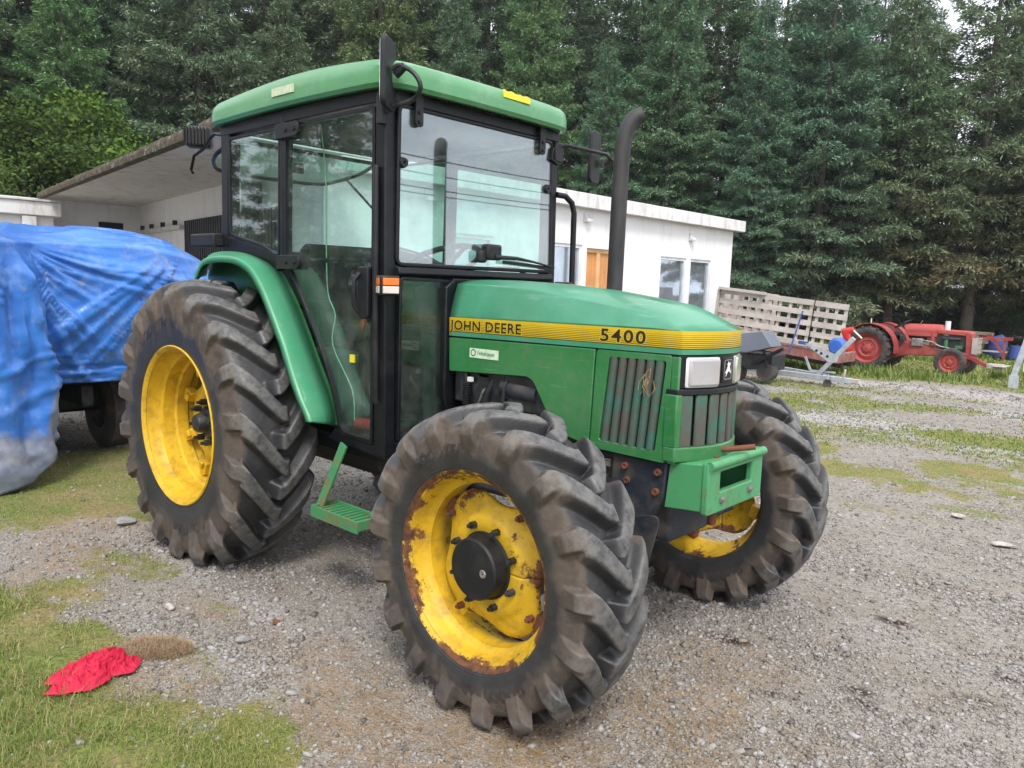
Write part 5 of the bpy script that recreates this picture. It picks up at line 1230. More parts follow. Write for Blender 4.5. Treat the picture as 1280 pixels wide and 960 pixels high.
# interior
mb = MB(); mb.prism(fillet_poly([(.16, 1.18), (.08, 1.30), (.03, 1.63), (.10, 1.67), (.17, 1.62), (.26, 1.20)], .03), YC-.24, YC+.24); mb.prism([(.10, 1.12), (.60, 1.15), (.62, 1.23), (.12, 1.22)], YC-.25, YC+.25); sb = mb.build('seat', 'seat', TR, bevel=.03, seg=3)
MB().box(.2, .5, YC-.15, YC+.15, .72, 1.12).build('seat_base', 'interior', sb, bevel=.01)
MB().box(.20, .50, YC-.34, YC-.28, 1.30, 1.36).build('armrest', 'seat', sb, bevel=.02, seg=3)
c0 = Vector((.98, YC-.02, 1.565)); ax_ = Vector((-.45, 0, 1)).normalized(); e1 = Vector((0, 1, 0)); e2 = ax_.cross(e1); mb = MB()
ring = [c0+e1*.205*math.cos(2*math.pi*k/40)+e2*.205*math.sin(2*math.pi*k/40) for k in range(41)]
mb.tube(ring, .014, 10, caps=False)
for k in range(3):
    a = 2*math.pi*k/3+.5; mb.tube([c0-ax_*.04, c0+(e1*math.cos(a)+e2*math.sin(a))*.2], .012, 8)
mb.tube([c0-ax_*.02, c0-ax_*.07], .05, 16); sw_ = mb.build('steering_wheel', 'plastic', TR)
MB().tube([c0-ax_*.05, (1.12, YC-.02, 1.15), (1.14, YC-.02, .8)], [.035, .05, .08], 14).build('steering_column', 'interior', sw_)
mb = MB(); mb.prism([(1.0, 1.44), (1.19, 1.50), (1.19, .75), (1.08, .75), (1.06, 1.2)], YC-.22, YC+.22); mb.build('dashboard', 'interior', TR, bevel=.02)
mb = MB()
for x, y, h in ((.72, -.30, 1.25), (.78, -.33, 1.22), (.66, .22, 1.30), (.90, .18, 1.28)): mb.tube([(x, y, .75), (x-.04, y, h)], .008, 8)
lv = mb.build('gear_levers', 'plastic', TR)
for x, y, h, c in ((.68, -.30, 1.25, 'red'), (.74, -.33, 1.22, 'plastic'), (.62, .22, 1.30, 'red'), (.86, .18, 1.28, 'plastic')): MB().tube([(x, y, h-.03), (x, y, h), (x, y, h+.03)], [.014, .02, .010], 12).build('lever_knob', c, lv)
MB().prism([(.45, .74), (.78, .74), (.74, 1.12), (.45, 1.12)], -.50, -.36).build('side_console', 'interior', TR, bevel=.02)
MB().prism([(.30, .74), (.90, .74), (.84, 1.05), (.30, 1.15)], .22, .48).build('side_console', 'interior', TR, bevel=.02)
mb = MB(); mb.tube(smoothline([(.60, -.50, 2.20), (.64, -.50, 1.95), (.63, -.49, 1.6), (.66, -.50, 1.4), (.72, -.50, 1.3), (.70, -.50, 1.15), (.86, -.50, .95), (.88, -.5, .80)], 4), .0026, 6); mb.build('loose_cable', 'sticker', TR)
MB().tube([(.93, -.52, .80), (1.08, -.48, .80)], .028, 12).build('bottle', 'red', TR)
# mirrors
def mirror(c, wd, hgt, dirv, name='side_mirror'):
    d = Vector(dirv).normalized(); nrm = d.cross(Vector((0, 0, 1))); M = Matrix((( d.x, nrm.x, 0, c[0]), (d.y, nrm.y, 0, c[1]), (0, 0, 1, c[2]), (0, 0, 0, 1)))
    pts = rrect(-wd/2, wd/2, -hgt/2, hgt/2, .03, 5); mb = MB(); mb.prism(pts, -.012, .012); mb.v = [tuple(M @ Vector(p)) for p in mb.v]
    o = mb.build(name, 'plastic', TR, bevel=.007, seg=3)
    mb = MB(); mb.prism(rrect(-wd/2+.012, wd/2-.012, -hgt/2+.012, hgt/2-.012, .02, 4), -.0125, -.0145); mb.v = [tuple(M @ Vector(p)) for p in mb.v]; mb.build('mirror_glass', 'mirror', o)
    return o
m1 = mirror((1.28, -.635, 2.305), .17, .275, (-.60, .80, 0))
mb = MB(); mb.tube(smoothline([(1.235, -.605, 2.165), (1.27, -.60, 2.185), (1.36, -.57, 2.205), (1.415, -.575, 2.245), (1.39, -.59, 2.30), (1.33, -.615, 2.335), (1.30, -.63, 2.32)], 3), .010, 10); mb.build('mirror_arm', 'rust_dark' if 'rust_dark' in MT else 'engine', m1)
MB().tube([(1.215, -.615, 2.12), (1.215, -.615, 2.24)], .021, 14).build('mirror_bracket', 'plastic', m1)
MB().tube([(1.305, -.615, 2.30), (1.345, -.600, 2.335)], .017, 12).build('mirror_joint', 'plastic', m1)
m2 = mirror((1.20, .885, 2.19), .135, .285, (-.25, .97, 0))
mb = MB(); mb.tube([(1.23, .50, 2.19), (1.27, .55, 2.20), (1.27, .90, 2.205), (1.26, .965, 2.185), (1.23, .955, 2.17)], .010, 10); mb.tube([(1.25, .50, 2.10), (1.25, .45, 2.12), (1.25, .46, 2.17), (1.25, .51, 2.19)], .009, 8); mb.build('mirror_arm', 'black', m2)
MB().box(1.215, 1.26, .475, .545, 2.11, 2.21).build('mirror_bracket', 'plastic', m2, bevel=.008)
MB().tube([(1.22, .945, 2.16), (1.255, .975, 2.19)], .02, 12).build('mirror_joint', 'plastic', m2)
# turn indicators on the posts
for s in (-1, 1):
    M = Matrix.Translation((1.285, sy(s, -.628), 1.452)) @ Matrix.Rotation(rad(-22 if s < 0 else 22), 4, 'Z')
    mb = MB(); mb.box(-.045, .035, -.042, .042, -.042, .042, 0, M); il = mb.build('indicator_lamp', 'plastic', TR, bevel=.006)
    mb = MB(); mb.box(.036, .050, -.034, .034, .002, .032, 0, M); mb.box(-.020, .026, -.046, -.0425, .002, .032, 0, M); mb.build('amber_lens', 'orange', il, bevel=.003)
    mb = MB(); mb.box(.036, .050, -.034, .034, -.032, -.002, 0, M); mb.box(-.020, .026, -.046, -.0425, -.032, -.002, 0, M); mb.build('clear_lens', 'clear', il, bevel=.003)
# rear work lamp, rear lamp box, hand rail, exhaust
mb = MB(); M = Matrix.Translation((-.53, -.56, 2.245)) @ Matrix.Rotation(rad(-35), 4, 'Z'); mb.box(-.055, .055, -.07, .07, -.055, .06, 0, M)
wl_ = mb.build('work_lamp', 'engine', TR, bevel=.018, seg=3)
mb = MB()
for k in range(7): mb.box(.052, .074, -.06+k*.018, -.052+k*.018, -.045, .05, 0, M)
mb.box(-.052, .052, -.078, -.07, -.03, .04, 0, M); mb.build('cooling_fins', 'plastic', wl_)
mb = MB(); mb.tube([(-.20, -.56, 2.22), (-.32, -.57, 2.245), (-.36, -.57, 2.235), (-.48, -.56, 2.18), (-.62, -.55, 2.155), (-.66, -.55, 2.08), (-.64, -.55, 2.06)], .009, 8); mb.tube([(-.56, -.56, 2.31), (-.56, -.56, 2.33)], .01, 8); mb.build('lamp_bracket', 'black', wl_)
MB().box(-.47, -.20, -.655, -.585, 1.625, 1.698).build('rear_lamp', 'plastic', TR, bevel=.01)
MB().tube([(1.255, .50, 1.945), (1.27, .555, 1.942), (1.28, .60, 1.91), (1.285, .615, 1.86), (1.285, .62, 1.46)], .0155, 12).build('handrail', 'black', TR, smooth=50)
pts = smoothline([(1.835, .235, .95), (1.835, .235, 1.5), (1.838, .235, 1.9), (1.842, .236, 2.08), (1.85, .245, 2.16), (1.872, .268, 2.215), (1.90, .295, 2.235)], 5)
mb = MB(); mb.tube(pts, [.036]*len(pts), 24, caps=False); mb.tube([pts[0], (1.835, .235, .93)], .04, 20)
ex = mb.build('exhaust_pipe', 'exhaust', TR, smooth=60); sl = ex.modifiers.new('s', 'SOLIDIFY'); sl.thickness = .003
# ================================================================== BLUE TARPAULIN over a vehicle
m, t, b = mk('tarpaulin'); tcx = t.nodes.new('ShaderNodeTexCoord')
c = ramp(t, noise(t, 2.2, 6, .6), .3, .7, (.024, .12, .44), (.05, .20, .60))
c = mix(t, ramp(t, noise(t, 3.2, 9, .74), .50, .72, (0, 0, 0), (.55,)*3), c, (.30, .40, .60))
c = mix(t, ramp(t, noise(t, 7, 9, .75), .56, .70, (0, 0, 0), (.8,)*3), c, (.28, .27, .26))
at = t.nodes.new('ShaderNodeAttribute'); at.attribute_name = 'mud'
mf = ramp(t, mth(t, 'ADD', at.outputs['Fac'], mth(t, 'MULTIPLY', mth(t, 'SUBTRACT', noise(t, 4, 9, .72), .5), 1.3)), .42, .62)
c = mix(t, mth(t, 'MULTIPLY', mf, .8), c, ramp(t, noise(t, 12, 6), .3, .7, (.13, .13, .125), (.27, .265, .25)))
t.links.new(c, b.inputs['Base Color']); b.inputs['Roughness'].default_value = .30; bump(t, b, mth(t, 'ADD', noise(t, 11, 9, .62), mth(t, 'MULTIPLY', noise(t, 26, 5), .10)), .35, .02); MT['tarp'] = m
MT['tarp_under'] = mat('tarpaulin_grey_side', (.38, .38, .37), .5, dirt=(.2, .18, .15), dscale=6, bp=.4, bscale=10, bdist=.02)
VT = tag(empty('covered_trailer', (-3.2, 0, 0)), 'low dark trailer on wheels standing under the blue tarpaulin', 'trailer')
def vp(mb, name, m, **k): o = mb.build(name, m, **k); o.parent = VT; o.matrix_parent_inverse = Matrix.Translation((3.2, 0, 0)); return o
vp(MB().box(-4.3, -2.42, -3.2, .35, .62, .74), 'chassis', 'engine', bevel=.02)
vp(MB().box(-4.2, -2.55, -3.1, .25, .74, 1.50), 'load', 'darkroom')
vp(MB().box(-4.6, -2.4, -.62, -.54, .45, .60), 'axle_beam', 'engine'); vp(MB().box(-4.1, -3.05, -1.5, .2, .30, .62), 'dark_filler', 'engine', bevel=.03)  # last box is added to darken the space under the tarpaulin
for x, y in ((-2.95, -.22), (-3.3, -1.15), (-4.5, -.5)):
    mb = MB(); mb.lathe([(-.10, .16), (-.115, .21), (-.11, .29), (-.08, .33), (.08, .33), (.11, .29), (.115, .21), (.10, .16)], 40, 'y', (x, y, .33)); mb.lathe([(-.04, .01), (-.05, .10), (-.02, .16), (.05, .17)], 30, 'y', (x, y, .33)); vp(mb, 'wheel', 'tyre_small', smooth=40)
# plan path of the hanging edge: left (out of frame) -> front corner -> right end -> round the back
path = [(-4.5, -1.9), (-4.35, -2.15), (-3.5, -2.2), (-2.4, -2.15), (-2.05, -2.0), (-1.93, -1.75), (-1.90, -1.50), (-1.93, -1.28), (-2.03, -1.12), (-2.16, -.98), (-2.20, -.75), (-2.20, -.4), (-2.22, -.1), (-2.28, .14), (-2.45, .34), (-2.75, .45), (-3.4, .48), (-4.1, .42), (-4.45, .2), (-4.5, -.6), (-4.5, -1.9)]
pp = smoothline(path, 30); pp = np.array(pp); L = np.r_[0, np.cumsum(np.linalg.norm(np.diff(pp, axis=0), axis=1))]; nu = 420; S_ = np.linspace(0, L[-1], nu)
PX = np.interp(S_, L, pp[:, 0]); PY = np.interp(S_, L, pp[:, 1]); tx, ty = np.gradient(PX), np.gradient(PY); q = np.hypot(tx, ty); NX, NY = ty/q, -tx/q
if np.sum((PX+3.3)*NX+(PY+.9)*NY) < 0: NX, NY = -NX, -NY
cx_, cy_ = -3.35, -.9
# lower hem: reaches the ground left of the front corner, hangs at 0.6 m beyond it
front = (PX > -3.6) & ((PY < .3) | (PX > -2.6))
hem = np.interp(PY, [-3.3, -1.36, -1.21, -1.09, -1.0, -.95, .6], [.01, .01, .06, .20, .44, .665, .63]); hem = np.where(front, hem, .6)
nv = 150; V = []; mud = []
u_ = np.linspace(0, 1, nv)
top_z = lambda x, y: 1.72-.03*np.abs(y+.9)**1.5*(y > -.9)+.02*(x+2.2)*0
SC0 = S_[int(np.argmin(np.hypot(PX+1.98, PY+1.15)))]; SC1 = S_[int(np.argmin(np.hypot(PX+2.28, PY-.14)))]
Vt = np.zeros((nu, nv, 3)); MU = np.zeros((nu, nv))
for j, u in enumerate(u_):
    if u < .42:      # the top, from the middle line outwards
        k = u/.42; X = cx_*(1-k)+(PX-NX*.03)*k; Y = np.where(k < 1, np.clip(PY, -1.6, -.35)*(1-k)+(PY-NY*.03)*k, PY)
        Z = 1.80-.115*k**2-.05*np.clip(k-.75, 0, 1)**1.5*4*.4
        Z = Z-.10*sstep(-.35, .5, Y)*k+.018*np.sin(Y*3+1)
        X0 = X; amp = .012+.02*k
    else:
        k = (u-.42)/.58; zt = 1.655-.10*sstep(-.35, .5, PY); Z = zt*(1-k)+hem*k
        bul = .03+.05*np.sin(k*np.pi)-.05*k+.16*k*sstep(.5, .0, hem)*k
        X = PX+NX*bul; Y = PY+NY*bul; amp = .018+.035*k
    ss = S_*1.0
    diag = S_*3.0+Z*5.0; nz = (fbm(S_*1.6+Z*1.1, Z*2.6-S_*.7, 4, 71)-.5); cre = 1-np.abs(np.sin(diag+nz*7)); cre2 = 1-np.abs(np.sin(S_*9-Z*7+nz*9)); ver = np.sin(S_*11+nz*5)
    hang = sstep(.5, .05, hem)*max(0, (u-.42)/.58)
    an_ = np.arctan2(1.70-Z, S_-SC0); dist_ = np.hypot(S_-SC0, 1.7-Z); rn = fbm(an_*5.5+dist_*.5, dist_*.8, 3, 72); rad_f = (1-np.abs(2*rn-1))**5
    an2 = np.arctan2(1.70-Z, S_-SC1); rn2 = fbm(an2*5+3, dist_*.7, 3, 75); rad_g = (1-np.abs(2*rn2-1))**6
    low_ = sstep(.35, 0, Z-hem)*(hem > .3); hz_ = (1-np.abs(2*fbm(S_*2.2, Z*13, 3, 76)-1))**3*low_
    D = nz*amp*2.0+rad_f*.055*sstep(.02, .3, dist_)+rad_g*.035+hz_*.035+hang*(ver*.045+.03*np.sin(S_*23+nz*6))
    D = D*(.12+.88*sstep(0, .10, abs(u-.42)))
    # strong fold running down from the front corner
    fi = int(np.argmin(np.hypot(PX+1.98, PY+1.15))); dfold = np.exp(-((S_-S_[fi]-.12*(1.7-Z))/.05)**2)*sstep(.40, .55, u); D = D+dfold*.07
    if u < .42: Z = Z+D*.7
    else: X = X+NX*D; Y = Y+NY*D
    if u > .42: Z = np.maximum(Z, .012)
    Vt[:, j] = np.stack([X, Y, Z+np.zeros(nu)], -1)
    MU[:, j] = np.where(u > .42, np.maximum(sstep(.62, .18, Z)*sstep(.55, .05, hem)*.75+.12, 1.4*sstep(.16, .06, np.abs(PY+1.00)+.12*(Z-.4))*sstep(.80, .88, u)*front), .10)
i = np.arange(nu-1)[:, None]; j = np.arange(nv-1)[None]; a = i*nv+j; F = np.stack([a, a+nv, a+nv+1, a+1], -1).reshape(-1, 4)
tp_ = np_mesh('tarpaulin', Vt.reshape(-1, 3), F, 'tarp', attrs={'mud': MU.ravel()}); sl = tp_.modifiers.new('s', 'SOLIDIFY'); sl.thickness = .004; sl.offset = -1
tag(tp_, 'large dirty blue tarpaulin draped over a low trailer at the left', 'tarpaulin')
# ================================================================== RED VINTAGE TRACTOR
MT['old_red'] = mat('faded_red_paint', (.28, .022, .027), .55, dirt=(.30, .11, .08), dscale=6, dr=(.4, .7), damt=.8)
MT['old_red_pink'] = mat('chalky_red_paint', (.38, .06, .055), .6, dirt=(.35, .08, .06), dscale=6, dr=(.4, .7), damt=.7)
OT = tag(empty('vintage_tractor', (-.4, 13.7, 0)), 'small faded red vintage tractor without a cab parked on the grass at the right', 'tractor')
def ot(mb, name, m, par=None, **k):
    o = mb.build(name, m, **k); o.parent = par or OT
    if par is None: o.matrix_parent_inverse = Matrix.Translation((.4, -13.7, 0))
    return o
def old_wheel(x, y, z, R, rim, w, front):
    e = empty('wheel', (x+.4, y-13.7, z), parent=OT)
    mb = MB(); mb.lathe([(-w*.4, rim), (-w*.5, rim+.3*(R-rim)), (-w*.48, R*.9), (-w*.38, R*.97), (0, R*.985), (w*.38, R*.97), (w*.48, R*.9), (w*.5, rim+.3*(R-rim)), (w*.4, rim)], 60)
    nb = 18 if not front else 40
    if not front:
        for k in range(nb):
            for s in (-1, 1):
                a = 2*math.pi*(k+(.5 if s > 0 else 0))/nb; M = Matrix.Rotation(a, 4, 'Y') @ Matrix.Translation((0, s*w*.25, R*.975)) @ Matrix.Rotation(s*rad(-40), 4, 'Z'); mb.box(-.018, .018, -w*.30, w*.30, -.02, .022, 0, M)
    t_ = mb.build('tyre', 'tyre_small', e, smooth=35)
    mb = MB(); mb.lathe([(-w*.42, rim*1.0), (-w*.46, rim*1.06), (-w*.40, rim*.97), (-w*.15, rim*.88), (w*.1, rim*.86), (w*.4, rim)], 48)
    mb.lathe([(-w*.12, rim*.86), (-w*.22, rim*.66), (-w*.24, rim*.60), (-w*.16, rim*.50), (-w*.18, rim*.3), (-w*.30, rim*.26), (-w*.34, .01)], 48); r_ = mb.build('rim', 'old_red_pink', e, smooth=35)
    for k in range(6 if front else 8):
        a = 2*math.pi*k/(6 if front else 8); mb = MB(); nut(mb, (rim*.4*math.cos(a), -w*.17, rim*.4*math.sin(a)), .012, .025); mb.build('wheel_nut', 'rust', e)
    return e
old_wheel(-1.19, 13.42, .43, .435, .275, .24, False); old_wheel(-1.19, 14.35, .43, .435, .275, .24, False)
old_wheel(.28, 13.45, .272, .275, .165, .15, True); old_wheel(.30, 14.25, .272, .275, .165, .15, True)
for s, y0_, y1_ in ((-1, 13.32, 13.62), (1, 14.18, 14.48)):
    O = arc((-1.17, .43), .50, 200, -8, 26); I = arc((-1.17, .43), .485, -8, 200, 26); f = ot(MB().prism(O+I, y0_, y1_), 'mudguard', 'old_red', smooth=40)
    ot(MB().prism(O+[(-.68, .30), (-.80, .25), (-1.6, .38)], y1_ if s < 0 else y0_, (y1_ if s < 0 else y0_)+.012), 'mudguard_side', 'old_red', f)
ot(MB().tube(smoothline([(-.62, 13.86, .80), (-.55, 13.86, .82), (-.2, 13.86, .83), (-.02, 13.86, .83), (.0, 13.86, .82)], 4), [.07]+[.125]*15+[.10], 20).box(-.60, -.05, 13.74, 13.98, .72, .84), 'fuel_tank', 'old_red_pink', bevel=.02)
ot(MB().prism([(-.06, .865), (.50, .86), (.55, .83), (.55, .76), (-.06, .78)], 13.73, 13.99), 'bonnet', 'old_red_pink', bevel=.02)
g_ = ot(MB().prism([(.44, .82), (.55, .82), (.56, .40), (.46, .40)], 13.72, 14.0), 'radiator_cowl', 'old_red', bevel=.01)
mb = MB()
for k in range(5): mb.box(.56, .66, 13.70+k*.075, 13.712+k*.075, .44, .74)
for z in (.46, .55, .64, .73): mb.box(.65, .662, 13.70, 14.02, z, z+.012)
ot(mb, 'front_guard', 'pale_stone', g_)
ot(MB().box(-.05, .44, 13.76, 13.96, .48, .76).tube([(.05, 13.74, .70), (.36, 13.74, .70)], .035, 10), 'engine_block', 'engine', bevel=.01)
ot(MB().box(.28, .40, 13.70, 13.76, .52, .58).tube([(.12, 13.72, .52), (.12, 13.72, .68)], .035, 10), 'fuel_filter', 'green')
ot(MB().prism([(-1.1, .52), (-.75, .62), (-.45, .58), (-.1, .50), (.36, .47), (.62, .42), (.60, .34), (.2, .36), (-.5, .33), (-.8, .28), (-1.1, .33)], 13.72, 14.0), 'chassis', 'old_red', bevel=.015)
ot(MB().prism([(.40, .46), (.60, .40), (.80, .30), (.98, .24), (1.0, .19), (.86, .20), (.55, .33), (.38, .38)], 13.68, 13.76), 'front_arm', 'old_red', bevel=.005)
ot(MB().box(.84, 1.10, 13.62, 13.86, .20, .29).box(.95, 1.16, 13.5, 14.0, .25, .27), 'front_hitch', 'pale_stone', bevel=.01)
ot(MB().tube([(.28, 13.42, .272), (.28, 14.28, .272)], .03, 10).tube([(.28, 13.86, .27), (.28, 13.86, .45)], .05, 10), 'front_axle', 'old_red')
ot(MB().tube([(-1.19, 13.4, .43), (-1.19, 14.4, .43)], .07, 14).tube([(-1.19, 13.7, .43), (-1.19, 14.1, .43)], .16, 20), 'rear_axle', 'old_red')
ot(MB().tube([(.105, 13.80, .76), (.105, 13.80, 1.03)], .048, 18), 'air_cleaner', 'white')
ot(MB().tube([(-.13, 13.78, .55), (-.13, 13.78, .80)], .05, 14).tube([(-.12, 13.86, .86), (-.12, 13.86, .90), (-.12, 13.86, .93)], [.05, .06, .025], 14), 'filter_bowl', 'old_red')
ot(MB().box(-.48, -.28, 13.68, 13.76, .52, .67), 'battery_box', 'grey_metal', bevel=.01)
ot(MB().tube([(-.28, 13.70, .64), (-.1, 13.68, .62), (.02, 13.68, .55), (.2, 13.69, .52)], .014, 8), 'pipe', 'grey_metal')
c0 = Vector((-.70, 13.86, .93)); a_ = Vector((-.6, 0, 1)).normalized(); e1 = Vector((0, 1, 0)); e2 = a_.cross(e1)
mb = MB(); mb.tube([c0+e1*.17*math.cos(k*math.pi/14)+e2*.17*math.sin(k*math.pi/14) for k in range(29)], .012, 6, caps=False); mb.tube([c0, (-.55, 13.86, .66)], .018, 8)
for k in range(3): mb.tube([c0, c0+e1*.17*math.cos(k*2.1)+e2*.17*math.sin(k*2.1)], .008, 6)
ot(mb, 'steering_wheel', 'plastic')
ot(MB().prism([(-.95, .72), (-.72, .72), (-.72, .75), (-.92, .76), (-.98, .90), (-1.0, .88)], 13.72, 14.0), 'seat', 'engine', bevel=.01)
ot(MB().box(-.84, -.60, 13.60, 13.72, .60, .72).box(-.78, -.66, 13.6, 13.64, .50, .80), 'gearbox_levers', 'engine', bevel=.01)
ot(MB().tube([(-.42, 13.8, .88), (-.34, 13.8, 1.02)], .008, 6), 'lever', 'grey_metal'); ot(MB().tube([(-1.20, 13.5, .93), (-1.20, 13.5, 1.02)], .012, 6), 'marker_stub', 'sticker')

# ================================================================== SLATTED TRAILER
MT['grey_wood'] = mat('weathered_wood', (.50, .46, .42), .9, dirt=(.30, .27, .24), dscale=7, sc=(.3, 1, 1), dr=(.4, .7), damt=.7, bp=.4, bscale=30)
MT['red_deck'] = mat('rusty_red_deck', (.24, .075, .06), .85, dirt=(.30, .20, .17), dscale=8, dr=(.4, .65), damt=.8)
ST = tag(empty('slatted_trailer', (-2.4, 11.9, .50), (0, rad(5.2), rad(0))), 'rusty flatbed trailer with tall grey slatted wooden sides right of the white building', 'trailer')
def st_(mb, name, m, par=None, **k): return mb.build(name, m, par or ST, **k)
W2 = 1.30
st_(MB().box(-1.15, 1.32, -.35, .55, -.16, .02), 'deck', 'red_deck', bevel=.01)
for nm, x0, x1, n_, in (('side_gate', -1.17, .72, 9), ('end_gate', .75, 1.35, 3)):
    y0_ = -.38
    fr_ = MB(); zs = [.06, .25, .44, .63, .82]
    for k, z in enumerate(zs): fr_.box(x0, x1, y0_-.012, y0_+.012, z, z+.10)
    g_ = st_(fr_, nm, 'grey_wood')
    for k in range(n_+1):
        x = x0+.03+(x1-x0-.10)*k/n_; st_(MB().box(x, x+.05, y0_+.014, y0_+.05, .02, .90), 'upright', 'grey_wood', g_)
    if nm == 'side_gate':
        fr_ = MB()
        for k, z in enumerate(zs): fr_.box(x0, -.35, .50, .52, z-.02, z+.075)
        g2 = st_(fr_, nm, 'grey_wood')
        for k in range(5): st_(MB().box(x0+.03+k*.18, x0+.10+k*.18, .46, .498, .02, .90), 'upright', 'grey_wood', g2)
st_(MB().box(-1.16, -.20, -.50, -.40, .90, .95).box(-1.2, -1.16, -.45, .5, .02, .90), 'loose_board', 'grey_wood')
for y in (-.30, .5):
    st_(MB().lathe([(-.08, .12), (-.09, .2), (-.08, .28), (0, .30), (.08, .28), (.09, .2), (.08, .12), (0, .05)], 32, 'y', (-.55, y, -.26)), 'wheel', 'tyre_small', smooth=40)
st_(MB().box(-1.1, 1.3, -.1, 0, -.26, -.16).box(-1.1, 1.3, .4, .5, -.26, -.16), 'chassis', 'engine')
st_(MB().beam((.55, -.41, .70), (.42, -.41, -.12), .03, .012), 'ratchet_strap', mat('blue_strap', (.03, .10, .40), .7))
# ================================================================== BOAT TRAILER (galvanised)
MT['galv'] = mat('galvanised_steel', (.46, .50, .55), .45, .25, dirt=(.30, .31, .33), dscale=9, dr=(.4, .7))
BT = tag(empty('boat_trailer', (-1, 9.8, 0)), 'empty galvanised boat trailer with winch post lying in front of the slatted trailer', 'trailer')
def bt(mb, name, m, par=None, **k):
    o = mb.build(name, m, **k); o.parent = par or BT
    if par is None: o.matrix_parent_inverse = Matrix.Translation((1, -9.8, 0))
    return o
bm_ = bt(MB().beam((-3.2, 9.95, .16), (-.24, 9.8, .125), .07, .085), 'drawbar', 'galv', bevel=.006)
bt(MB().beam((-3.2, 10.9, .20), (-.7, 9.90, .15), .06, .07), 'side_rail', 'galv', bevel=.006)
v, f = text_geo('Brenderup', .075, .001); MB().add([(-1.78+x, 9.8+.15*(-.24-(-1.78+x))/2.96-.0385, .135+y-.0118*(x)+.000) for x, y, z in v], f).build('lettering', 'decal_black', bm_, smooth=0, fix=False)
bt(MB().box(-2.02, -1.92, 9.84, 9.85, .155, .195), 'amber_reflector', 'orange', bm_)
bt(MB().beam((-.80, 9.84, .17), (-.28, 9.82, .80), .07, .05, up=(0, 1, 0)), 'winch_post', 'galv', bevel=.005)
mb = MB(); mb.prism([(-1.04, .66), (-.94, .665), (-.48, .50), (-.50, .40), (-.62, .38)], 9.80, 9.812); w_ = bt(mb, 'winch_plate', 'galv')
for x, z in ((-.84, .56), (-.76, .52), (-.66, .48)): bt(MB().lathe([(-.002, .001), (-.002, .022), (0, .022)], 14, c=(x, 9.799, z)), 'hole', 'decal_black', w_)
bt(MB().beam((-1.02, 9.86, .66), (-1.16, 9.86, .67), .08, .05), 'blue_roller', mat('blue_rubber', (.03, .08, .30), .6))
bt(MB().beam((-1.05, 9.9, .44), (-.95, 9.9, .22), .03, .03, up=(0, 1, 0)).beam((-.95, 9.9, .22), (-.55, 9.9, .22), .03, .03), 'cross_brace', 'galv')
bt(MB().tube([(-.60, 9.70, .06), (-.60, 9.76, .06)], .06, 20), 'jockey_wheel', 'tyre_small'); bt(MB().tube([(-.60, 9.73, .06), (-.60, 9.73, .20)], .015, 8), 'jockey_stem', 'galv')
bt(MB().box(-.30, -.14, 9.77, 9.85, .09, .16).tube([(-.16, 9.81, .14), (-.10, 9.81, .04)], .025, 10).tube([(-.38, 9.80, .17), (-.36, 9.80, .30)], .02, 8), 'coupling', 'pale_stone', bevel=.01)
# red engine bits and blue float on the trailer drawbar, black mower, etc
tag(MB().lathe([(-.10, .01), (-.10, .10), (-.05, .14), (.05, .14), (.10, .10), (.10, .01)], 24, c=(-.72, 10.4, .62)).build('buoy', mat('blue_plastic', (.04, .13, .50), .4)), 'round blue float behind the winch post of the boat trailer', 'buoy')
mb = MB(); mb.box(-.86, -.60, 10.55, 10.8, .52, .70); rd = tag(mb.build('outboard_motor', 'red', bevel=.04, seg=3), 'red motor unit with handles behind the boat trailer winch post', 'engine')
MB().tube([(-.66, 10.65, .72), (-.70, 10.65, .86), (-.58, 10.65, .90)], [.06, .085, .05], 14).build('motor_head', 'red', rd); MB().tube([(-.56, 10.62, .88), (-.42, 10.62, .76)], .014, 8).build('handle', 'sticker', rd)
MT['slate'] = mat('blue_grey_panel', (.13, .15, .19), .5)
BM = tag(empty('farm_implement', (-1.5, 9.2, 0)), 'black farm implement with slanted blue-grey cover between the bonnet and the slatted trailer', 'farm implement')
def bmk(mb, name, m, **k): o = mb.build(name, m, **k); o.parent = BM; o.matrix_parent_inverse = Matrix.Translation((1.5, -9.2, 0)); return o
bmk(MB().prism([(-1.75, .80), (-1.37, .86), (-1.20, .62), (-1.62, .50), (-1.80, .52)], 8.9, 9.3), 'cover', 'slate', bevel=.01)
bmk(MB().box(-2.4, -1.25, 9.1, 9.6, .22, .48), 'body', 'engine', bevel=.02)
bmk(MB().beam((-1.55, 9.0, .32), (-1.05, 9.0, .60), .05, .08, up=(0, 1, 0)).beam((-1.30, 9.0, .28), (-1.38, 9.0, .62), .03, .05, up=(0, 1, 0)), 'arm', 'black')
bmk(MB().tube([(-1.35, 9.05, .20), (-1.35, 9.25, .20)], .14, 24), 'wheel', 'tyre_small')
bmk(MB().tube([(-1.9, 9.05, .16), (-1.9, 9.25, .16)], .16, 24), 'wheel', 'tyre_small')
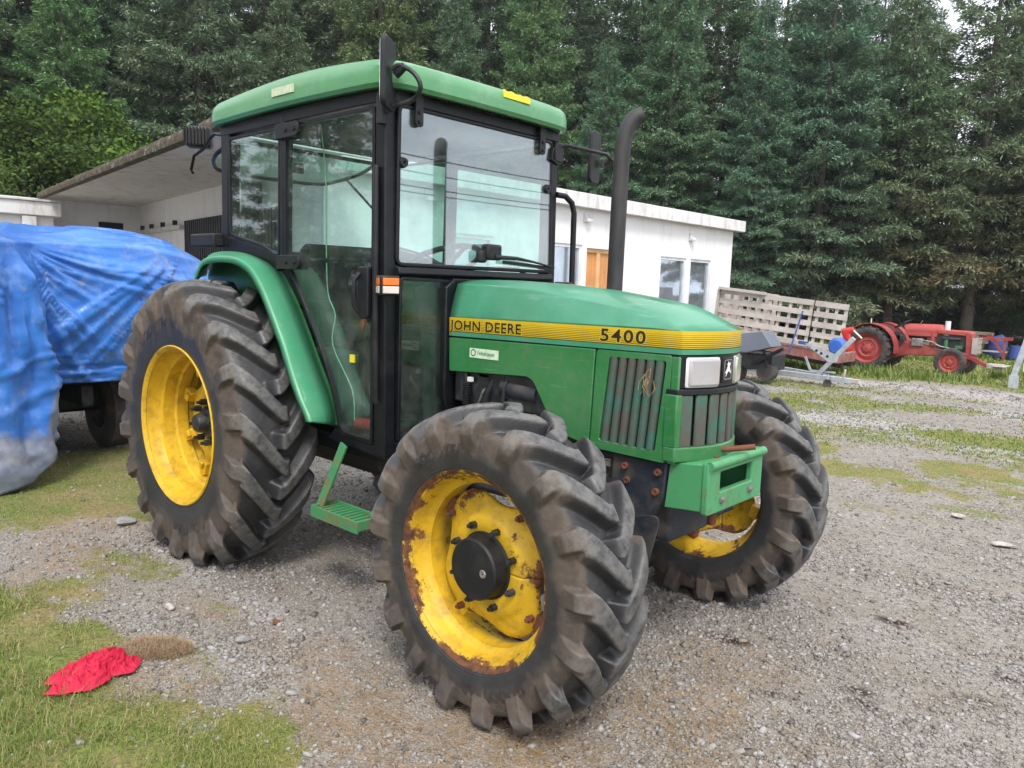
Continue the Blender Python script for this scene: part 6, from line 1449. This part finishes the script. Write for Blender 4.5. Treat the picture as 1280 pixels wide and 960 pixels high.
# far right: timber, red and blue implements, white post
MT['lumber'] = mat('old_lumber', (.22, .17, .13), .9, dirt=(.12, .09, .07), dscale=5)
for k, (x, z, y) in enumerate(((-1.0, .34, 18.6), (-.9, .44, 18.7), (-1.1, .55, 18.6), (-.85, .63, 18.9))):
    tag(MB().box(x-.55, x+.75, y, y+.25, z-.04, z+.03, 0, Matrix.Rotation(rad(.6*k-1), 4, 'Y')).build('plank', 'lumber'), ('lowest', 'second lowest', 'second highest', 'topmost')[k]+' plank in the grey timber stack behind the red tractor', 'plank', 'planks in the timber stack')
tag(MB().box(-1.4, -1.2, 18.7, 19, 0, .30).box(-.6, -.4, 18.7, 19, 0, .30).build('timber_bearer', 'lumber'), 'dark blocks carrying the timber stack behind the red tractor', 'bearer')
I_ = tag(empty('harrow', (0, 19, 0)), 'small red three-point farm implement on the far grass at the right', 'farm implement')
def im(mb, name, m): o = mb.build(name, m); o.parent = I_; o.matrix_parent_inverse = Matrix.Translation((0, -19, 0)); return o
im(MB().beam((-.75, 18.9, .50), (.35, 18.9, .54), .08, .08), 'beam', 'old_red')
im(MB().beam((-.45, 18.9, .15), (-.12, 18.9, .62), .05, .05).beam((.18, 18.9, .15), (-.12, 18.9, .62), .05, .05), 'a_frame', 'old_red')
im(MB().beam((-.5, 18.9, .22), (.25, 18.9, .22), .04, .04), 'lower_bar', 'pale_stone')
for x in (-.4, .2): im(MB().beam((x, 18.9, .5), (x, 18.9, .05), .05, .05), 'leg', 'old_red')
tag(MB().tube([(-.1, 19.4, .10), (-.05, 19.4, .40), (.1, 19.4, .55)], [.25, .26, .10], 12).tube([(.35, 19.5, .05), (.35, 19.5, .36)], [.2, .12], 12).build('ground_sheet', 'blue_plastic_' if 0 else mat('blue_sheet', (.02, .05, .2), .7)), 'crumpled blue sheet behind the red implement at the far right', 'cover')
P_ = tag(MB().prism([(1.43, .20), (1.52, .20), (1.66, .86), (1.57, .86)], 12.4, 12.46).build('steel_frame', 'galv', bevel=.005), 'slanting white steel frame leg at the right edge of the photo', 'frame')
MB().box(1.42, 1.55, 12.38, 12.48, .0, .22).build('foot', 'galv', P_); MB().box(1.60, 2.6, 12.42, 12.45, .30, .80).build('panel', 'fascia', P_)

# spruces added left of the yard, outside the frame, to reflect in the cab glass
for k, (x, y) in enumerate(((-9, -11), (-6, -13), (-12.5, -9.5), (-3, -14), (-15, -7))): place_tree((0, 2, 1)[k % 3], x, y, k*1.3, .8, (1, 1.05, .9, .2), 'unseen spruce added left of the yard to reflect in the cab glass', 'spruces added left of the yard')

# overhead wires and their poles across the yard; only their reflection shows in the windscreen
for k, (y, lb) in enumerate(((-2, 'nearer wooden pole carrying overhead wires across the yard, opposite the bonnet'), (38, 'farther wooden pole carrying overhead wires across the yard'))):
    p = tag(MB().tube([(20, y, -.2), (20, y, 7)], [.14, .10], 12).build('utility_pole', 'bark', smooth=60), lb, 'utility pole')
    MB().box(19.2, 20.8, y-.05, y+.05, 6.2, 6.32).build('cross_arm', 'lumber', p)
wr = empty('overhead_wires', (20, 18, 6.3)); tag(wr, 'dark overhead wires strung between two poles, mirrored in the windscreen', 'wires')
for x, z, sg_ in ((19.3, 6.55, .9), (19.7, 6.1, .9), (20.3, 5.8, 1.0), (20.7, 5.55, .9)):
    w_ = MB().tube([(x-20, -20+40*q/20, z-6.3-sg_*4*(q/20)*(1-q/20)) for q in range(21)], .022, 6).build('wire', 'decal_black', wr)
# thin haze volume added to soften and lift the dark tones
hz = MB().box(-160, 160, -160, 160, -1.3, 24).build('haze', 'black', smooth=0); hm = bpy.data.materials.new('haze'); hm.use_nodes = True; t = hm.node_tree; t.nodes.clear()
o = t.nodes.new('ShaderNodeOutputMaterial'); pv = t.nodes.new('ShaderNodeVolumePrincipled'); pv.inputs['Color'].default_value = (.88, .94, 1, 1); pv.inputs['Density'].default_value = .0007; pv.inputs['Anisotropy'].default_value = .2
t.links.new(pv.outputs[0], o.inputs['Volume']); hz.data.materials.clear(); hz.data.materials.append(hm); tag(hz, kind='stuff')
